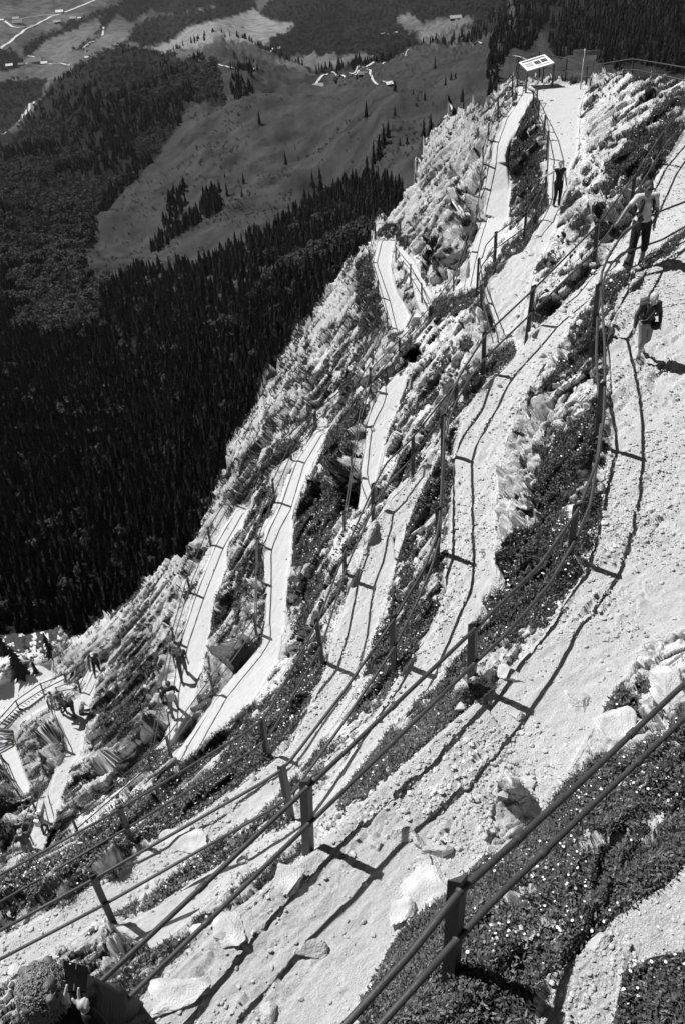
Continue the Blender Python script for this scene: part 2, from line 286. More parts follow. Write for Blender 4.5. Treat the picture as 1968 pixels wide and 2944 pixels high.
class MB:
    """collects boxes, tubes, blobs; build() links one mesh"""
    def __init__(s): s.V = []; s.F = []
    def add(s, V, F):
        n = len(s.V); s.V += [tuple(v) for v in V]; s.F += [tuple(i + n for i in f) for f in F]; return s
    def box(s, c, sz, M=None):
        V = [Vector(((i & 1) - .5, ((i >> 1) & 1) - .5, ((i >> 2) & 1) - .5)) for i in range(8)]
        V = [Vector((v.x * sz[0], v.y * sz[1], v.z * sz[2])) for v in V]
        if M is not None: V = [M @ v for v in V]
        V = [v + Vector(c) for v in V]
        return s.add(V, [(0, 2, 3, 1), (4, 5, 7, 6), (0, 1, 5, 4), (2, 6, 7, 3), (0, 4, 6, 2), (1, 3, 7, 5)])
    def tube(s, pts, rad, n=8, cap=True):
        pts = [Vector(p) for p in pts]; k = len(pts)
        if not hasattr(rad, '__len__'): rad = [rad] * k
        V = []; F = []; prev = None
        for i, p in enumerate(pts):
            t = (pts[min(i + 1, k - 1)] - pts[max(i - 1, 0)]).normalized()
            if prev is None:
                a = Vector((0, 0, 1)) if abs(t.z) < .9 else Vector((1, 0, 0)); u = t.cross(a).normalized()
            else: u = (prev - t * prev.dot(t)).normalized()
            prev = u; w = t.cross(u)
            for j in range(n):
                a = 2 * math.pi * j / n; V.append(p + (u * math.cos(a) + w * math.sin(a)) * rad[i])
        for i in range(k - 1):
            for j in range(n):
                F.append((i * n + j, i * n + (j + 1) % n, (i + 1) * n + (j + 1) % n, (i + 1) * n + j))
        if cap: F.append(tuple(reversed(range(n)))); F.append(tuple(range((k - 1) * n, k * n)))
        return s.add(V, F)
    def ball(s, c, r, n=10, m=7, M=None):
        if not hasattr(r, '__len__'): r = (r, r, r)
        V = []; F = []
        for i in range(m + 1):
            th = math.pi * i / m
            for j in range(n):
                ph = 2 * math.pi * j / n
                v = Vector((r[0] * math.sin(th) * math.cos(ph), r[1] * math.sin(th) * math.sin(ph), r[2] * math.cos(th)))
                if M is not None: v = M @ v
                V.append(v + Vector(c))
        for i in range(m):
            for j in range(n): F.append((i * n + j, (i + 1) * n + j, (i + 1) * n + (j + 1) % n, i * n + (j + 1) % n))
        return s.add(V, F)
    def cap(s, a, b, ra, rb, n=10):
        """tapered limb with round ends"""
        a, b = Vector(a), Vector(b); t = (b - a); L = t.length or 1e-6; t = t / L; pts = []; rr = []
        for q in (-.98, -.7, -.35): pts.append(a + t * ra * q); rr.append(ra * math.sqrt(1 - q * q))
        for q in (0, .33, .66, 1): pts.append(a + (b - a) * q); rr.append(ra + (rb - ra) * q)
        for q in (.35, .7, .98): pts.append(b + t * rb * q); rr.append(rb * math.sqrt(1 - q * q))
        return s.tube(pts, rr, n)
    def build(s, name, mat, parent=None, smooth=True, remesh=None, bevel=None):
        me = bpy.data.meshes.new(name); me.from_pydata([tuple(v) for v in s.V], [], s.F); me.update()
        for m in (mat if isinstance(mat, (list, tuple)) else [mat]): me.materials.append(m)
        me.polygons.foreach_set('use_smooth', [smooth] * len(me.polygons))
        o = bpy.data.objects.new(name, me); COL.objects.link(o)
        if parent: o.parent = parent
        if remesh:
            r = o.modifiers.new('fuse', 'REMESH'); r.mode = 'VOXEL'; r.voxel_size = remesh; r.use_smooth_shade = True
            q = o.modifiers.new('soft', 'SMOOTH'); q.factor = .5; q.iterations = 4
        if bevel:
            q = o.modifiers.new('bevel', 'BEVEL'); q.width = bevel; q.segments = 2
        return o

MATS = {}
def gmat(name, v=.5, rough=.8, var=.15, scale=5., bump=0., bscale=40., metal=0., spec=.3, detail=5.):
    """grey procedural material: base value with noise variation and optional bump"""
    if name in MATS: return MATS[name]
    m = bpy.data.materials.new(name); m.use_nodes = True; t = m.node_tree; b = t.nodes['Principled BSDF']
    b.inputs['Roughness'].default_value = rough; b.inputs['Metallic'].default_value = metal
    b.inputs['Specular IOR Level'].default_value = spec
    tc = t.nodes.new('ShaderNodeTexCoord'); n = t.nodes.new('ShaderNodeTexNoise'); n.inputs['Scale'].default_value = scale; n.inputs['Detail'].default_value = detail
    r = t.nodes.new('ShaderNodeMapRange'); r.inputs[1].default_value = .3; r.inputs[2].default_value = .7
    r.inputs[3].default_value = v * (1 - var); r.inputs[4].default_value = v * (1 + var)
    t.links.new(tc.outputs['Object'], n.inputs['Vector']); t.links.new(n.outputs['Fac'], r.inputs[0]); t.links.new(r.outputs[0], b.inputs['Base Color'])
    if bump:
        n2 = t.nodes.new('ShaderNodeTexNoise'); n2.inputs['Scale'].default_value = bscale; n2.inputs['Detail'].default_value = 4
        bp = t.nodes.new('ShaderNodeBump'); bp.inputs['Strength'].default_value = bump; bp.inputs['Distance'].default_value = .02
        t.links.new(tc.outputs['Object'], n2.inputs['Vector']); t.links.new(n2.outputs['Fac'], bp.inputs['Height']); t.links.new(bp.outputs[0], b.inputs['Normal'])
    MATS[name] = m
    return m

def near_material():
    m = bpy.data.materials.new('limestone_and_turf'); m.use_nodes = True; t = m.node_tree; b = t.nodes['Principled BSDF']
    L = t.links.new
    def N(k, **kw):
        n = t.nodes.new('ShaderNode' + k)
        for a, v in kw.items(): setattr(n, a, v)
        return n
    def math_(op, a, bb=None, c=None):
        n = N('Math', operation=op)
        for i, v in enumerate((a, bb, c)):
            if v is None: continue
            if isinstance(v, (int, float)): n.inputs[i].default_value = v
            else: L(v, n.inputs[i])
        return n.outputs[0]
    def mr(x, a, bb, c, d):
        n = N('MapRange'); L(x, n.inputs[0])
        for i, v in zip((1, 2, 3, 4), (a, bb, c, d)): n.inputs[i].default_value = v
        return n.outputs[0]
    def mix(f, a, bb):
        n = N('Mix', data_type='FLOAT'); L(f, n.inputs[0])
        for i, v in ((2, a), (3, bb)):
            if isinstance(v, (int, float)): n.inputs[i].default_value = v
            else: L(v, n.inputs[i])
        return n.outputs[0]
    cx = N('CombineXYZ'); pos = cx.outputs[0]
    for i_, a_ in enumerate(('rest_x', 'rest_y', 'rest_z')): at_ = N('Attribute', attribute_name=a_); L(at_.outputs['Fac'], cx.inputs[i_])
    def noise(scale, det=6, rough=.55):
        n = N('TexNoise'); n.inputs['Scale'].default_value = scale; n.inputs['Detail'].default_value = det; n.inputs['Roughness'].default_value = rough; L(pos, n.inputs['Vector']); return n.outputs['Fac']
    def vor(scale, feat='F1'):
        n = N('TexVoronoi', feature=feat); n.inputs['Scale'].default_value = scale; L(pos, n.inputs['Vector']); return n
    def attr(a):
        n = N('Attribute', attribute_name=a); return n.outputs['Fac']
    path, grass, conc = attr('path'), attr('grass'), attr('concrete')
    n1, n2, n3 = noise(.9, 8), noise(7, 8, .65), noise(40, 5, .6)
    # limestone: pale, weathered, darker lichen; crevice shade put into the colour as dark specks
    rock = mr(n1, .3, .7, .46, .64)
    rock = math_('MULTIPLY', rock, mr(n2, .32, .55, .5, 1.08))
    pit_shade = mr(noise(14, 6, .7), .37, .43, .3, 1.0)
    rock = math_('MULTIPLY', rock, pit_shade)
    # trail: trodden grit with pale pebbles; smoother where it is cemented
    pv = vor(46); peb = mr(pv.outputs['Distance'], .1, .55, 1.08, .82)
    grit = math_('MULTIPLY', mr(n2, .3, .7, .46, .60), peb)
    grit = math_('MULTIPLY', grit, mr(noise(95, 3, .8), .35, .65, .72, 1.22))
    cem = math_('MULTIPLY', mr(n2, .3, .7, .40, .54), mr(noise(60, 4, .75), .35, .65, .82, 1.12))
    tr = mix(conc, grit, cem)
    soil = mr(n2, .3, .7, .02, .07)
    edge = math_('ADD', path, mr(n2, .3, .7, -.25, .25)); pf = mr(edge, .4, .6, 0, 1)
    ge = math_('ADD', grass, mr(n3, .3, .7, -.22, .22)); gf = mr(ge, .42, .58, 0, 1)
    col = mix(gf, mix(pf, rock, tr), soil)
    L(col, b.inputs['Base Color']); b.inputs['Roughness'].default_value = .95; b.inputs['Specular IOR Level'].default_value = .1
    # relief
    hr = math_('ADD', math_('MULTIPLY', n2, .07), math_('MULTIPLY', noise(22, 6, .7), .035))
    hp = math_('ADD', math_('MULTIPLY', math_('SUBTRACT', .6, pv.outputs['Distance']), .005), math_('MULTIPLY', noise(30, 6, .8), .016))
    hc = math_('MULTIPLY', noise(25, 6, .8), .010)
    h = mix(pf, hr, mix(conc, hp, hc))
    bp = N('Bump'); bp.inputs['Strength'].default_value = 1.0; bp.inputs['Distance'].default_value = 1.0
    L(h, bp.inputs['Height']); L(bp.outputs[0], b.inputs['Normal'])
    return m

# ------------------------------------------------------------------ NEAR GROUND: the limestone mountainside with the zigzag trail
GRASS = [conv(t, p) for t, p in [
 ('S', [(1000,3030),(1066,2804),(1153,2672),(1300,2560),(1386,2459),(1500,2400),(1560,2330),(1640,2230),(1700,2200),(1800,2180),(1880,2120),(2050,1990),(2050,2470),(1863,2580),(1769,2641),(1649,2767),(1561,2836),(1500,3030)]),
 ('S', [(1737,3030),(1750,2830),(1800,2775),(1863,2745),(2050,2730),(2050,3030)]),
 ('b', [(30,690),(150,470),(300,380),(520,240),(700,190),(730,260),(640,320),(520,460),(400,600),(280,660),(200,740),(60,720)]),
 ('a', [(660,1050),(700,850),(770,800),(700,680),(760,560),(850,500),(900,470),(1000,400),(1040,480),(1030,640),(1130,720),(1140,760),(1080,820),(950,960),(870,1020),(780,1080),(700,1060)]),
 ('a', [(980,60),(1180,40),(1240,130),(1100,220),(1060,350),(960,440),(840,430),(890,330),(930,180)]),
 ('a', [(250,950),(430,760),(440,860),(400,980),(320,1130),(250,1173),(160,1173),(200,1050)]),
 ('a', [(280,400),(370,200),(480,170),(510,260),(520,380),(430,420),(360,500),(290,520)]),
 ('a', [(250,560),(340,560),(330,640),(260,680),(230,620)]), ('a', [(250,240),(250,170),(330,160),(420,180),(370,260),(270,300)]),
 ('a', [(780,130),(830,180),(820,260),(780,220)]), ('a', [(460,640),(480,690),(440,750),(420,700)]),
 ('c', [(1020,560),(1180,380),(1340,290),(1360,330),(1260,400),(1220,560),(1230,620),(1180,700),(1130,650),(1040,640)]),
 ('c', [(590,780),(680,680),(780,620),(800,650),(740,760),(660,840),(600,830)]), ('c', [(850,450),(980,420),(980,480),(900,540),(860,530)]),
 ('c', [(650,270),(730,240),(720,290),(650,310)]), ('c', [(1030,360),(1160,270),(1170,310),(1030,390)]),
 ('c', [(960,1050),(1040,980),(1180,960),(1230,1090),(1200,1173),(940,1173)]), ('c', [(760,160),(860,60),(900,80),(870,170),(800,200)]),
 ('c', [(150,830),(230,730),(270,740),(230,790),(160,840)]), ('c', [(370,420),(640,370),(660,500),(560,470),(440,520)]),
 ('d', [(600,1000),(850,770),(1000,660),(1130,530),(1300,420),(1450,260),(1500,330),(1430,480),(1330,680),(1230,760),(1050,900),(900,1030),(750,1080),(620,1173),(300,1173),(420,1100)]),
 ('e', [(0,500),(200,440),(400,340),(560,170),(740,-10),(1050,-10),(1060,90),(940,180),(800,280),(640,370),(450,520),(250,640),(-100,780),(-100,520)]),
 ('e', [(520,670),(700,520),(950,400),(1100,240),(1200,190),(1290,100),(1330,250),(1240,350),(1000,480),(850,560),(760,640),(600,720)]),
 ('e', [(830,760),(900,680),(1020,640),(1060,560),(1200,430),(1390,330),(1390,400),(1240,540),(1100,560),(1000,700),(880,850),(640,1050),(700,1250),(450,1250),(420,1010),(560,920),(700,820)]),
 ('g', [(850,230),(1000,60),(1040,80),(1030,250),(990,420),(950,560),(870,760),(850,850),(700,840),(700,640),(760,520),(830,400)]),
 ('g', [(690,900),(850,870),(860,940),(760,1100),(690,1150),(670,1030)]), ('g', [(540,720),(580,760),(575,930),(540,900)]),
 ('g', [(720,360),(850,190),(880,180),(800,270),(740,370)]),
 ('b', [(1170,300),(1280,220),(1370,260),(1330,330),(1210,330)]), ('b', [(1350,170),(1420,180),(1440,230),(1360,240)]),
 ('h', [(760,680),(800,560),(870,440),(900,460),(900,650),(940,930),(860,1000),(750,1000),(770,850),(750,700)]),
 ('h', [(1200,770),(1330,600),(1568,560),(1568,700),(1480,800),(1350,820),(1250,900)]), ('h', [(960,345),(1000,340),(1100,360),(1100,385),(1010,375)]),
 ('c', [(150,100),(230,70),(270,80),(300,200),(240,150),(150,130)]),
 ('c', [(60,250),(140,200),(160,420),(210,560),(100,600),(60,420)]),
 ('d', [(0,640),(0,640)]) ]]
GRASS = [g for g in GRASS if len(g) > 2]
# (x, y, radius, +turf / -bare rock)
BIAS = [(1060,1800,60,-.1),(1700,330,120,-.25),(1330,420,90,-.28),(1200,560,110,-.3),(1100,650,60,-.3),(980,880,70,-.2),(900,1000,60,-.15),(760,1120,60,-.1),(1230,700,60,-.1),(1270,1000,70,-.22),(1330,870,50,-.1),
 (560,1560,60,-.22),(500,1640,50,-.25),(470,1740,60,-.28),(250,1830,80,-.28),(300,1900,60,-.15),(380,1900,60,.2),(420,2050,80,.05),(330,2100,80,.22),(250,2280,80,-.05),(330,2220,60,-.2),(100,2120,60,.0),(30,1980,90,-.4),(60,2000,60,-.5),
 (880,1080,60,.12),(1000,950,50,.18),(950,1150,70,.05),(880,1450,60,-.25),(930,1370,50,-.1),(990,1300,30,-.1),(870,1650,60,-.25),(1150,1230,60,-.12),(1190,1330,60,-.3),(1500,1250,110,-.35),(1560,1000,60,-.3),(1650,900,50,.1),(1620,1100,50,-.15),
 (1640,700,70,-.1),(1500,600,50,.25),(1500,480,40,.2),(1400,500,30,.1),(1560,2050,120,-.5),(1700,2060,120,-.3),(1850,1980,120,-.35),(1460,2300,80,-.4),(620,2450,80,.1),(600,2760,150,-.5),(400,2880,120,-.5),(180,2720,100,-.4),(1250,1700,40,.05),
 (60,1840,60,.35),(140,1820,60,.3),(60,2340,50,.1),(20,2440,50,.2),(120,2480,60,.1),(1560,1700,60,.05),(1470,1480,60,-.3),(80,2900,80,-.4),(1640,1120,60,-.3)]
# deep dark recesses in the crag: (polygon, depth in metres)
CUTS = [(conv('c', [(270,690),(330,640),(375,615),(350,650),(375,685),(330,710),(300,700)]), 2.4),
        (conv('c', [(420,520),(480,500),(500,560),(480,620),(470,670),(440,600)]), 1.6), (conv('c', [(510,580),(560,500),(570,540),(530,640),(515,690)]), 1.6),
        (conv('c', [(360,120),(430,150),(410,200),(380,170)]), 1.3), (conv('c', [(340,120),(300,60),(315,70),(360,130)]), .8),
        (conv('h', [(1350,440),(1430,370),(1440,375),(1380,450)]), 1.0), (conv('h', [(1080,540),(1150,480),(1160,490),(1120,560)]), .8),
        (conv('a', [(230,560),(240,540),(240,640),(275,670),(240,655)]), .35), (conv('a', [(790,420),(860,420),(880,390),(900,400),(850,450)]), .3),
        (conv('h', [(530,990),(580,960),(600,1000),(560,1020)]), .8), (conv('h', [(975,1040),(1010,1000),(1020,1010),(985,1060)]), .8), (conv('g', [(840,590),(930,510),(940,520),(860,610)]), .7)]

STEP = 3
gx = np.arange(-90, 2620, STEP, dtype=float); gy = np.arange(170, 3300, STEP, dtype=float)
GX, GY = np.meshgrid(gx, gy); nX, nY = len(gx), len(gy)
px, py = GX.ravel(), GY.ravel()
keep = pip(px, py, BOUND)
idx = -np.ones(len(px), np.int64); sel = np.where(keep)[0]; idx[sel] = np.arange(len(sel))
px, py = px[sel], py[sel]
dep, sdist, conc = near_depth(px, py)
for poly, dd in CUTS:
    P = np.array(poly); m = (px > P[:, 0].min() - 20) & (px < P[:, 0].max() + 20) & (py > P[:, 1].min() - 20) & (py < P[:, 1].max() + 20)
    q = np.where(m)[0]; d_, _ = seg_dist(px[q], py[q], poly, True); ins = pip(px[q], py[q], poly)
    dep[q] += dd * sstep(-1, 5, np.where(ins, d_, -d_))
P0 = rays(px, py) * dep[:, None]
grid = np.full((nY * nX, 3), np.nan); grid[sel] = P0; grid = grid.reshape(nY, nX, 3)
def grid_normals(g):
    dx = np.empty_like(g); dy = np.empty_like(g)
    dx[:, 1:-1] = g[:, 2:] - g[:, :-2]; dx[:, 0] = g[:, 1] - g[:, 0]; dx[:, -1] = g[:, -1] - g[:, -2]
    dy[1:-1] = g[2:] - g[:-2]; dy[0] = g[1] - g[0]; dy[-1] = g[-1] - g[-2]
    n = np.cross(dy, dx); return n / (np.linalg.norm(n, axis=-1, keepdims=True) + 1e-12)
Nn = grid_normals(grid).reshape(-1, 3)[sel]
bad = ~np.isfinite(Nn).all(1); Nn[bad] = -rays(px[bad], py[bad]) / np.linalg.norm(rays(px[bad], py[bad]), axis=1)[:, None]
Nn = np.where((Nn * P0).sum(1)[:, None] > 0, -Nn, Nn)
# smoothed normal: mostly up-and-out, so bulges do not fold
Nn = Nn * .6 + np.array([-.35, .05, .6]); Nn /= np.linalg.norm(Nn, axis=1)[:, None]
# the unterraced hillside under the ledges: rock beds and blocks are laid out on it
REST = rays(px, py) / np.maximum(tps_eval(UNTERRACED, px, py), 1 / 90.)[:, None]
gridr = np.full((nY * nX, 3), np.nan); gridr[sel] = REST; gridr = gridr.reshape(nY, nX, 3)
NR = grid_normals(gridr).reshape(-1, 3)[sel]; NR[~np.isfinite(NR).all(1)] = (-.3, 0, .95); NR = np.where((NR * REST).sum(1)[:, None] > 0, -NR, NR)
def spacing(g):
    sp_ = np.maximum(np.nan_to_num(np.linalg.norm(np.gradient(g, axis=1), axis=-1)), np.nan_to_num(np.linalg.norm(np.gradient(g, axis=0), axis=-1)))
    for _ in range(3): sp_[1:-1, 1:-1] = (sp_[1:-1, 1:-1] + sp_[:-2, 1:-1] + sp_[2:, 1:-1] + sp_[1:-1, :-2] + sp_[1:-1, 2:]) / 5
    return sp_.ravel()[sel]
samp, sampr = spacing(grid), spacing(gridr)
att = lambda wl: np.clip(wl / (sampr * 3. + 1e-6) - .3, 0, 1)      # no relief finer than the mesh can carry
Q = REST.copy()
rib = np.array([.55, .78, .30]); rib /= np.linalg.norm(rib)
al = Q @ rib; Qr = Q - np.outer(al, rib) * .22          # stretched along the bedding
big = ridged(Qr * .33 + 3, 4, 1); mid = ridged(Qr * 1.1 + 5, 4, 11); sm = fbm(Q * 4.5, 4, 21)
edge_n = (fbm(Q * 2.6 + 21, 4, 81) - .5) * np.clip(200. / dep, 6, 26)
pathw = sstep(-10, 3, sdist + edge_n) ; offp = 1 - sstep(-26, -2, sdist)
gb = fbm(Qr * .8 + 40, 5, 51) - .5
turf = gb * 2.2 + (fbm(Qr * 3.2 + 11, 4, 57) - .5) * 2.6 + .12
for (bx, by, br, bv) in BIAS: turf += 1.6 * bv * np.exp(-((px - bx) ** 2 + (py - by) ** 2) / (2 * (br * .75) ** 2))
for g in GRASS:
    P = np.array(g); q = np.where((px > P[:, 0].min() - 30) & (px < P[:, 0].max() + 30) & (py > P[:, 1].min() - 30) & (py < P[:, 1].max() + 30))[0]
    if not len(q): continue
    d_, _ = seg_dist(px[q], py[q], g, True); ins = pip(px[q], py[q], g); sd = np.where(ins, d_, -d_)
    turf[q] = np.maximum(turf[q], .12 + np.minimum(sd / 14., .5) + ((sm[q] - .5) * 1.5 + gb[q] * 1.2) * np.where((py[q] > 1900) & (px[q] > 950), .4, 1.))
turf = np.where(sdist > -3, np.minimum(turf, .6 - (sdist + 3) / 10.), turf)
# turf likes hollows and ledges rather than sharp ribs
turf = turf - (mid - .62) * 1.2 * (turf < .8)
grassw = sstep(.05, .45, turf)
nearf = np.clip(dep / 22., .22, 1.0)

wq = fbm(Q * 1.1, 3, 61)[:, None] * .7
fa, ea = facets(Qr * .42 + wq, 131, 1.3); fb, eb = facets(Qr * 1.25 + wq * 1.5, 141, 1.3); fc, ec = facets(Qr * 3.6 + sm[:, None] * .8, 151, 1.2); fd, ed = facets(Q * 10. + sm[:, None], 161, 1.2)
ck = lambda e, w_: sstep(0, w_, e) - 1
disp = ((big - .55) * .9 * att(1.6) + (fa * .75 + ck(ea, .08) * .5) * att(1.0)) * nearf * offp * np.clip(dep / 26, .12, 1)
disp += (fb * .42 + ck(eb, .07) * .34) * att(.4) * np.clip(.7 / (samp * 1.2 + 1e-6) - .15, .3, 1) * np.clip(nearf * 1.1, .3, 1) * offp * (1 - .5 * grassw)
att2 = lambda wl: np.clip(wl / (samp * 1.3 + 1e-6) - .15, 0, 1)
disp += ((fc * .15 + ck(ec, .10) * .10) * att(.15) * att2(.22) + (fd * .05 + ck(ed, .12) * .03) * att(.05) * att2(.1) + (sm - .5) * .08 * att(.14)) * np.clip(nearf * 1.5, .3, 1) * (1 - pathw) * (1 - .7 * grassw)
fe, ee = facets(Q * 1.9 + wq, 171, 1.4)
disp += (fe * .13 + ck(ee, .08) * .22) * att(.22) * att2(.4) * nearf * offp * (1 - .6 * grassw)
disp += grassw * (1 - pathw) * (.02 + .05 * (sm - .4)) * nearf
pr = fbm(Q * 2.2, 4, 71) - .5
disp += pathw * (1 - conc) * (pr * .06 * np.clip(dep / 16, .35, 1) + (fc * .07 + ck(ec, .10) * .03 + fd * .02) * np.clip(dep / 14, .2, 1) * sstep(.5, .62, fbm(Q * .9 + 9, 3, 77)) * att(.15)) + pathw * np.exp(-((conc - .1) / .01) ** 2) * (dep > 20) * (fc * .12 + ck(ec, .1) * .06 + fe * .08) * att(.2) + pathw * conc * pr * .05 + pathw * (fbm(Q * 7. + 3, 4, 73) - .5) * .035 * att(.12)
steep = sstep(.035, .12, samp / np.maximum(dep / 30., .25))[:, None]      # where the ground falls away along the line of sight, push it outwards only
vdir = -rays(px, py); vdir /= np.linalg.norm(vdir, axis=1)[:, None]
Nd = (Nn * .4 + NR * .6) * (1 - steep) + (vdir * .8 + NR * .2) * steep; Nd /= np.linalg.norm(Nd, axis=1)[:, None]
V = P0 + Nd * disp[:, None]
gi = idx.reshape(nY, nX)
a, b, c, d = gi[:-1, :-1], gi[1:, :-1], gi[1:, 1:], gi[:-1, 1:]
ok = (a >= 0) & (b >= 0) & (c >= 0) & (d >= 0)
F = np.stack([a[ok], b[ok], c[ok], d[ok]], 1)
# the mountainside carries on over the brow and below the edges of the view
E2 = np.concatenate([F[:, [0, 1]], F[:, [1, 2]], F[:, [2, 3]], F[:, [3, 0]]])
key = E2[:, 0] * len(V) + E2[:, 1]; rkey = E2[:, 1] * len(V) + E2[:, 0]
bd = E2[~np.isin(key, rkey)]
bv = np.unique(bd); mp = -np.ones(len(V), np.int64); mp[bv] = np.arange(len(bv))
n0 = len(V); away = rays(px[bv], py[bv]); away = away / np.linalg.norm(away, axis=1)[:, None]
sk = [V[bv] + away * .25 + [0, 0, -.9], V[bv] + away * 1.5 + [0, 0, -9.], V[bv] + away * 9 + [0, 0, -60.]]
Vall = np.concatenate([V] + sk); Fs = []
for l in range(3):
    i0 = bd[:, 0] if l == 0 else n0 + (l - 1) * len(bv) + mp[bd[:, 0]]; i1 = bd[:, 1] if l == 0 else n0 + (l - 1) * len(bv) + mp[bd[:, 1]]
    j0 = n0 + l * len(bv) + mp[bd[:, 0]]; j1 = n0 + l * len(bv) + mp[bd[:, 1]]
    Fs.append(np.stack([i1, i0, j0, j1], 1))
ext = lambda v, f=0.: np.concatenate([v, np.full(3 * len(bv), f)])
NM = near_material()
hill = mesh_np('mountainside', Vall, np.concatenate([F] + Fs), [NM], True, attrs={'path': ext(pathw), 'grass': ext(grassw, .3), 'concrete': ext(conc * pathw), 'rest_x': ext(REST[:, 0]), 'rest_y': ext(REST[:, 1]), 'rest_z': ext(REST[:, 2])})
tag(hill, kind='structure')

# helpers that sample the ground
def cell_area():
    g = np.full((nY * nX, 3), np.nan); g[sel] = V; g = g.reshape(nY, nX, 3)
    A = np.zeros((nY, nX)); e1 = g[:-1, 1:] - g[:-1, :-1]; e2 = g[1:, :-1] - g[:-1, :-1]
    A[:-1, :-1] = np.nan_to_num(np.linalg.norm(np.cross(e1, e2), axis=-1)); return A.ravel()[sel]
AREA = np.minimum(cell_area(), (dep * STEP / FL) ** 2 * 6)

# ------------------------------------------------------------------ rails
STEEL = gmat('painted_steel', .045, .55, .25, 9., .15, 60., 0.0, .4)
GALV = gmat('worn_bright_steel', .35, .4, .2, 9., 0, 1, 0.6)
def P3(x, y, d): return Vector(rays(x, y) * d)
def post_geom(top, base):
    d = near_depth(base[0], base[1])[0][0]; b = P3(base[0], base[1], d); r = Vector(rays(top[0], top[1]))
    s = (b.x * r.x + b.y * r.y) / (r.x * r.x + r.y * r.y); t = r * s
    if not .55 < t.z - b.z < 1.45: t.z = b.z + min(max(t.z - b.z, .8), 1.15)
    # keep it near plumb
    return b, Vector((b.x + (t.x - b.x) * .9, b.y + (t.y - b.y) * .9, t.z))
def make_post(b, t, root, ang, near):
    m = MB(); ax = (t - b).normalized(); b2 = b - ax * .35
    u = Vector((math.cos(ang), math.sin(ang), 0)); v = Vector((-math.sin(ang), math.cos(ang), 0)); w, th = .078, .012
    def prism(o0, du, dv, cut):
        V = []
        for q, z in ((b2, 0), (t, 1)):
            for k, (i, j) in enumerate(((0, 0), (1, 0), (1, 1), (0, 1))):
                p = q + o0 + du * i + dv * j
                if z: p = p - ax * (cut * i)
                V.append(p)
        m.add(V, [(0, 3, 2, 1), (4, 5, 6, 7), (0, 1, 5, 4), (1, 2, 6, 5), (2, 3, 7, 6), (3, 0, 4, 7)])
    prism(Vector((0, 0, 0)), u * w, v * th, .02)
    prism(Vector((0, 0, 0)) + v * th, v * (w - th), u * th, .05)
    if near:     # welded cap plate on the angle iron
        V = [t + ax * .004, t + u * w - ax * .016, t + (u + v) * w * .55 - ax * .05, t + v * w - ax * .05]
        m.add(V + [p + ax * .006 for p in V], [(0, 1, 2, 3), (7, 6, 5, 4), (0, 4, 5, 1), (1, 5, 6, 2), (2, 6, 7, 3), (3, 7, 4, 0)])
    return m.build('post', STEEL, root, smooth=False)
def fence(label, posts, pre=None, post_=None, curves=None, third=None, rad=.0205, near=False, tophi=.93, lo=.42, mats=None, group='steel railings along the trail', bright=()):
    G = [post_geom(*p) for p in posts]
    root = empty('railing', G[0][0]); tag(root, label, 'railing', group)
    M = []
    for i, (b, t) in enumerate(G):
        nb = G[min(i + 1, len(G) - 1)][0] - G[max(i - 1, 0)][0]
        M.append(make_post(b, t, root, math.atan2(nb.y, nb.x) + R(10), near))
    def dep_of(p): return p.dot(Vector(CF))
    for name, fr, ci in (('handrail', tophi, 0), ('lower_rail', lo, 1)):
        pts = []
        at = [b + (t - b) * fr for b, t in G]
        if pre: pts += [P3(x, y, d) for x, y, d in pre[ci]]
        for i, a in enumerate(at):
            pts.append(a)
            if curves and i in curves and i + 1 < len(at):
                c = curves[i][ci]; i0, i1 = 1 / dep_of(at[i]), 1 / dep_of(at[i + 1])
                for x, y, f in c: pts.append(P3(x, y, 1 / (i0 + (i1 - i0) * f)))
        if post_: pts += [P3(x, y, d) for x, y, d in post_[ci]]
        # round the bends a little
        out = [pts[0]]
        for i in range(1, len(pts) - 1):
            p = pts[i]; q0 = p + (pts[i - 1] - p) * .12; q1 = p + (pts[i + 1] - p) * .12
            out += [q0, (q0 + q1 + p * 2) / 4, q1]
        out.append(pts[-1])
        mb = MB(); mb.tube(out, rad, 10 if near else 7)
        if near:
            for a in at: mb.ball(a, rad * 1.35, 8, 6)
            for k in range(len(out) - 1):
                if (out[k + 1] - out[k]).length > .7:
                    p_ = out[k] * .55 + out[k + 1] * .45; t_ = (out[k + 1] - out[k]).normalized(); cb = MB()
                    cb.tube([p_ - t_ * .045, p_ - t_ * .04, p_ + t_ * .04, p_ + t_ * .045], [rad * 1.05, rad * 1.32, rad * 1.32, rad * 1.05], 10); M.append(cb.build('pipe_coupling', STEEL, root))
        M.append(mb.build(name, STEEL, root))
    if third:
        mb = MB(); mb.tube([P3(x, y, d) for x, y, d in third], rad * .8, 7); M.append(mb.build('cable', STEEL, root))
    inv = Matrix.Translation(-root.location)
    for o in M: o.data.transform(inv)
    return root

def zd(x, y, z): return float(z / rayz(x, y))
NEARM = [((1323,2541),(1304,2804))]
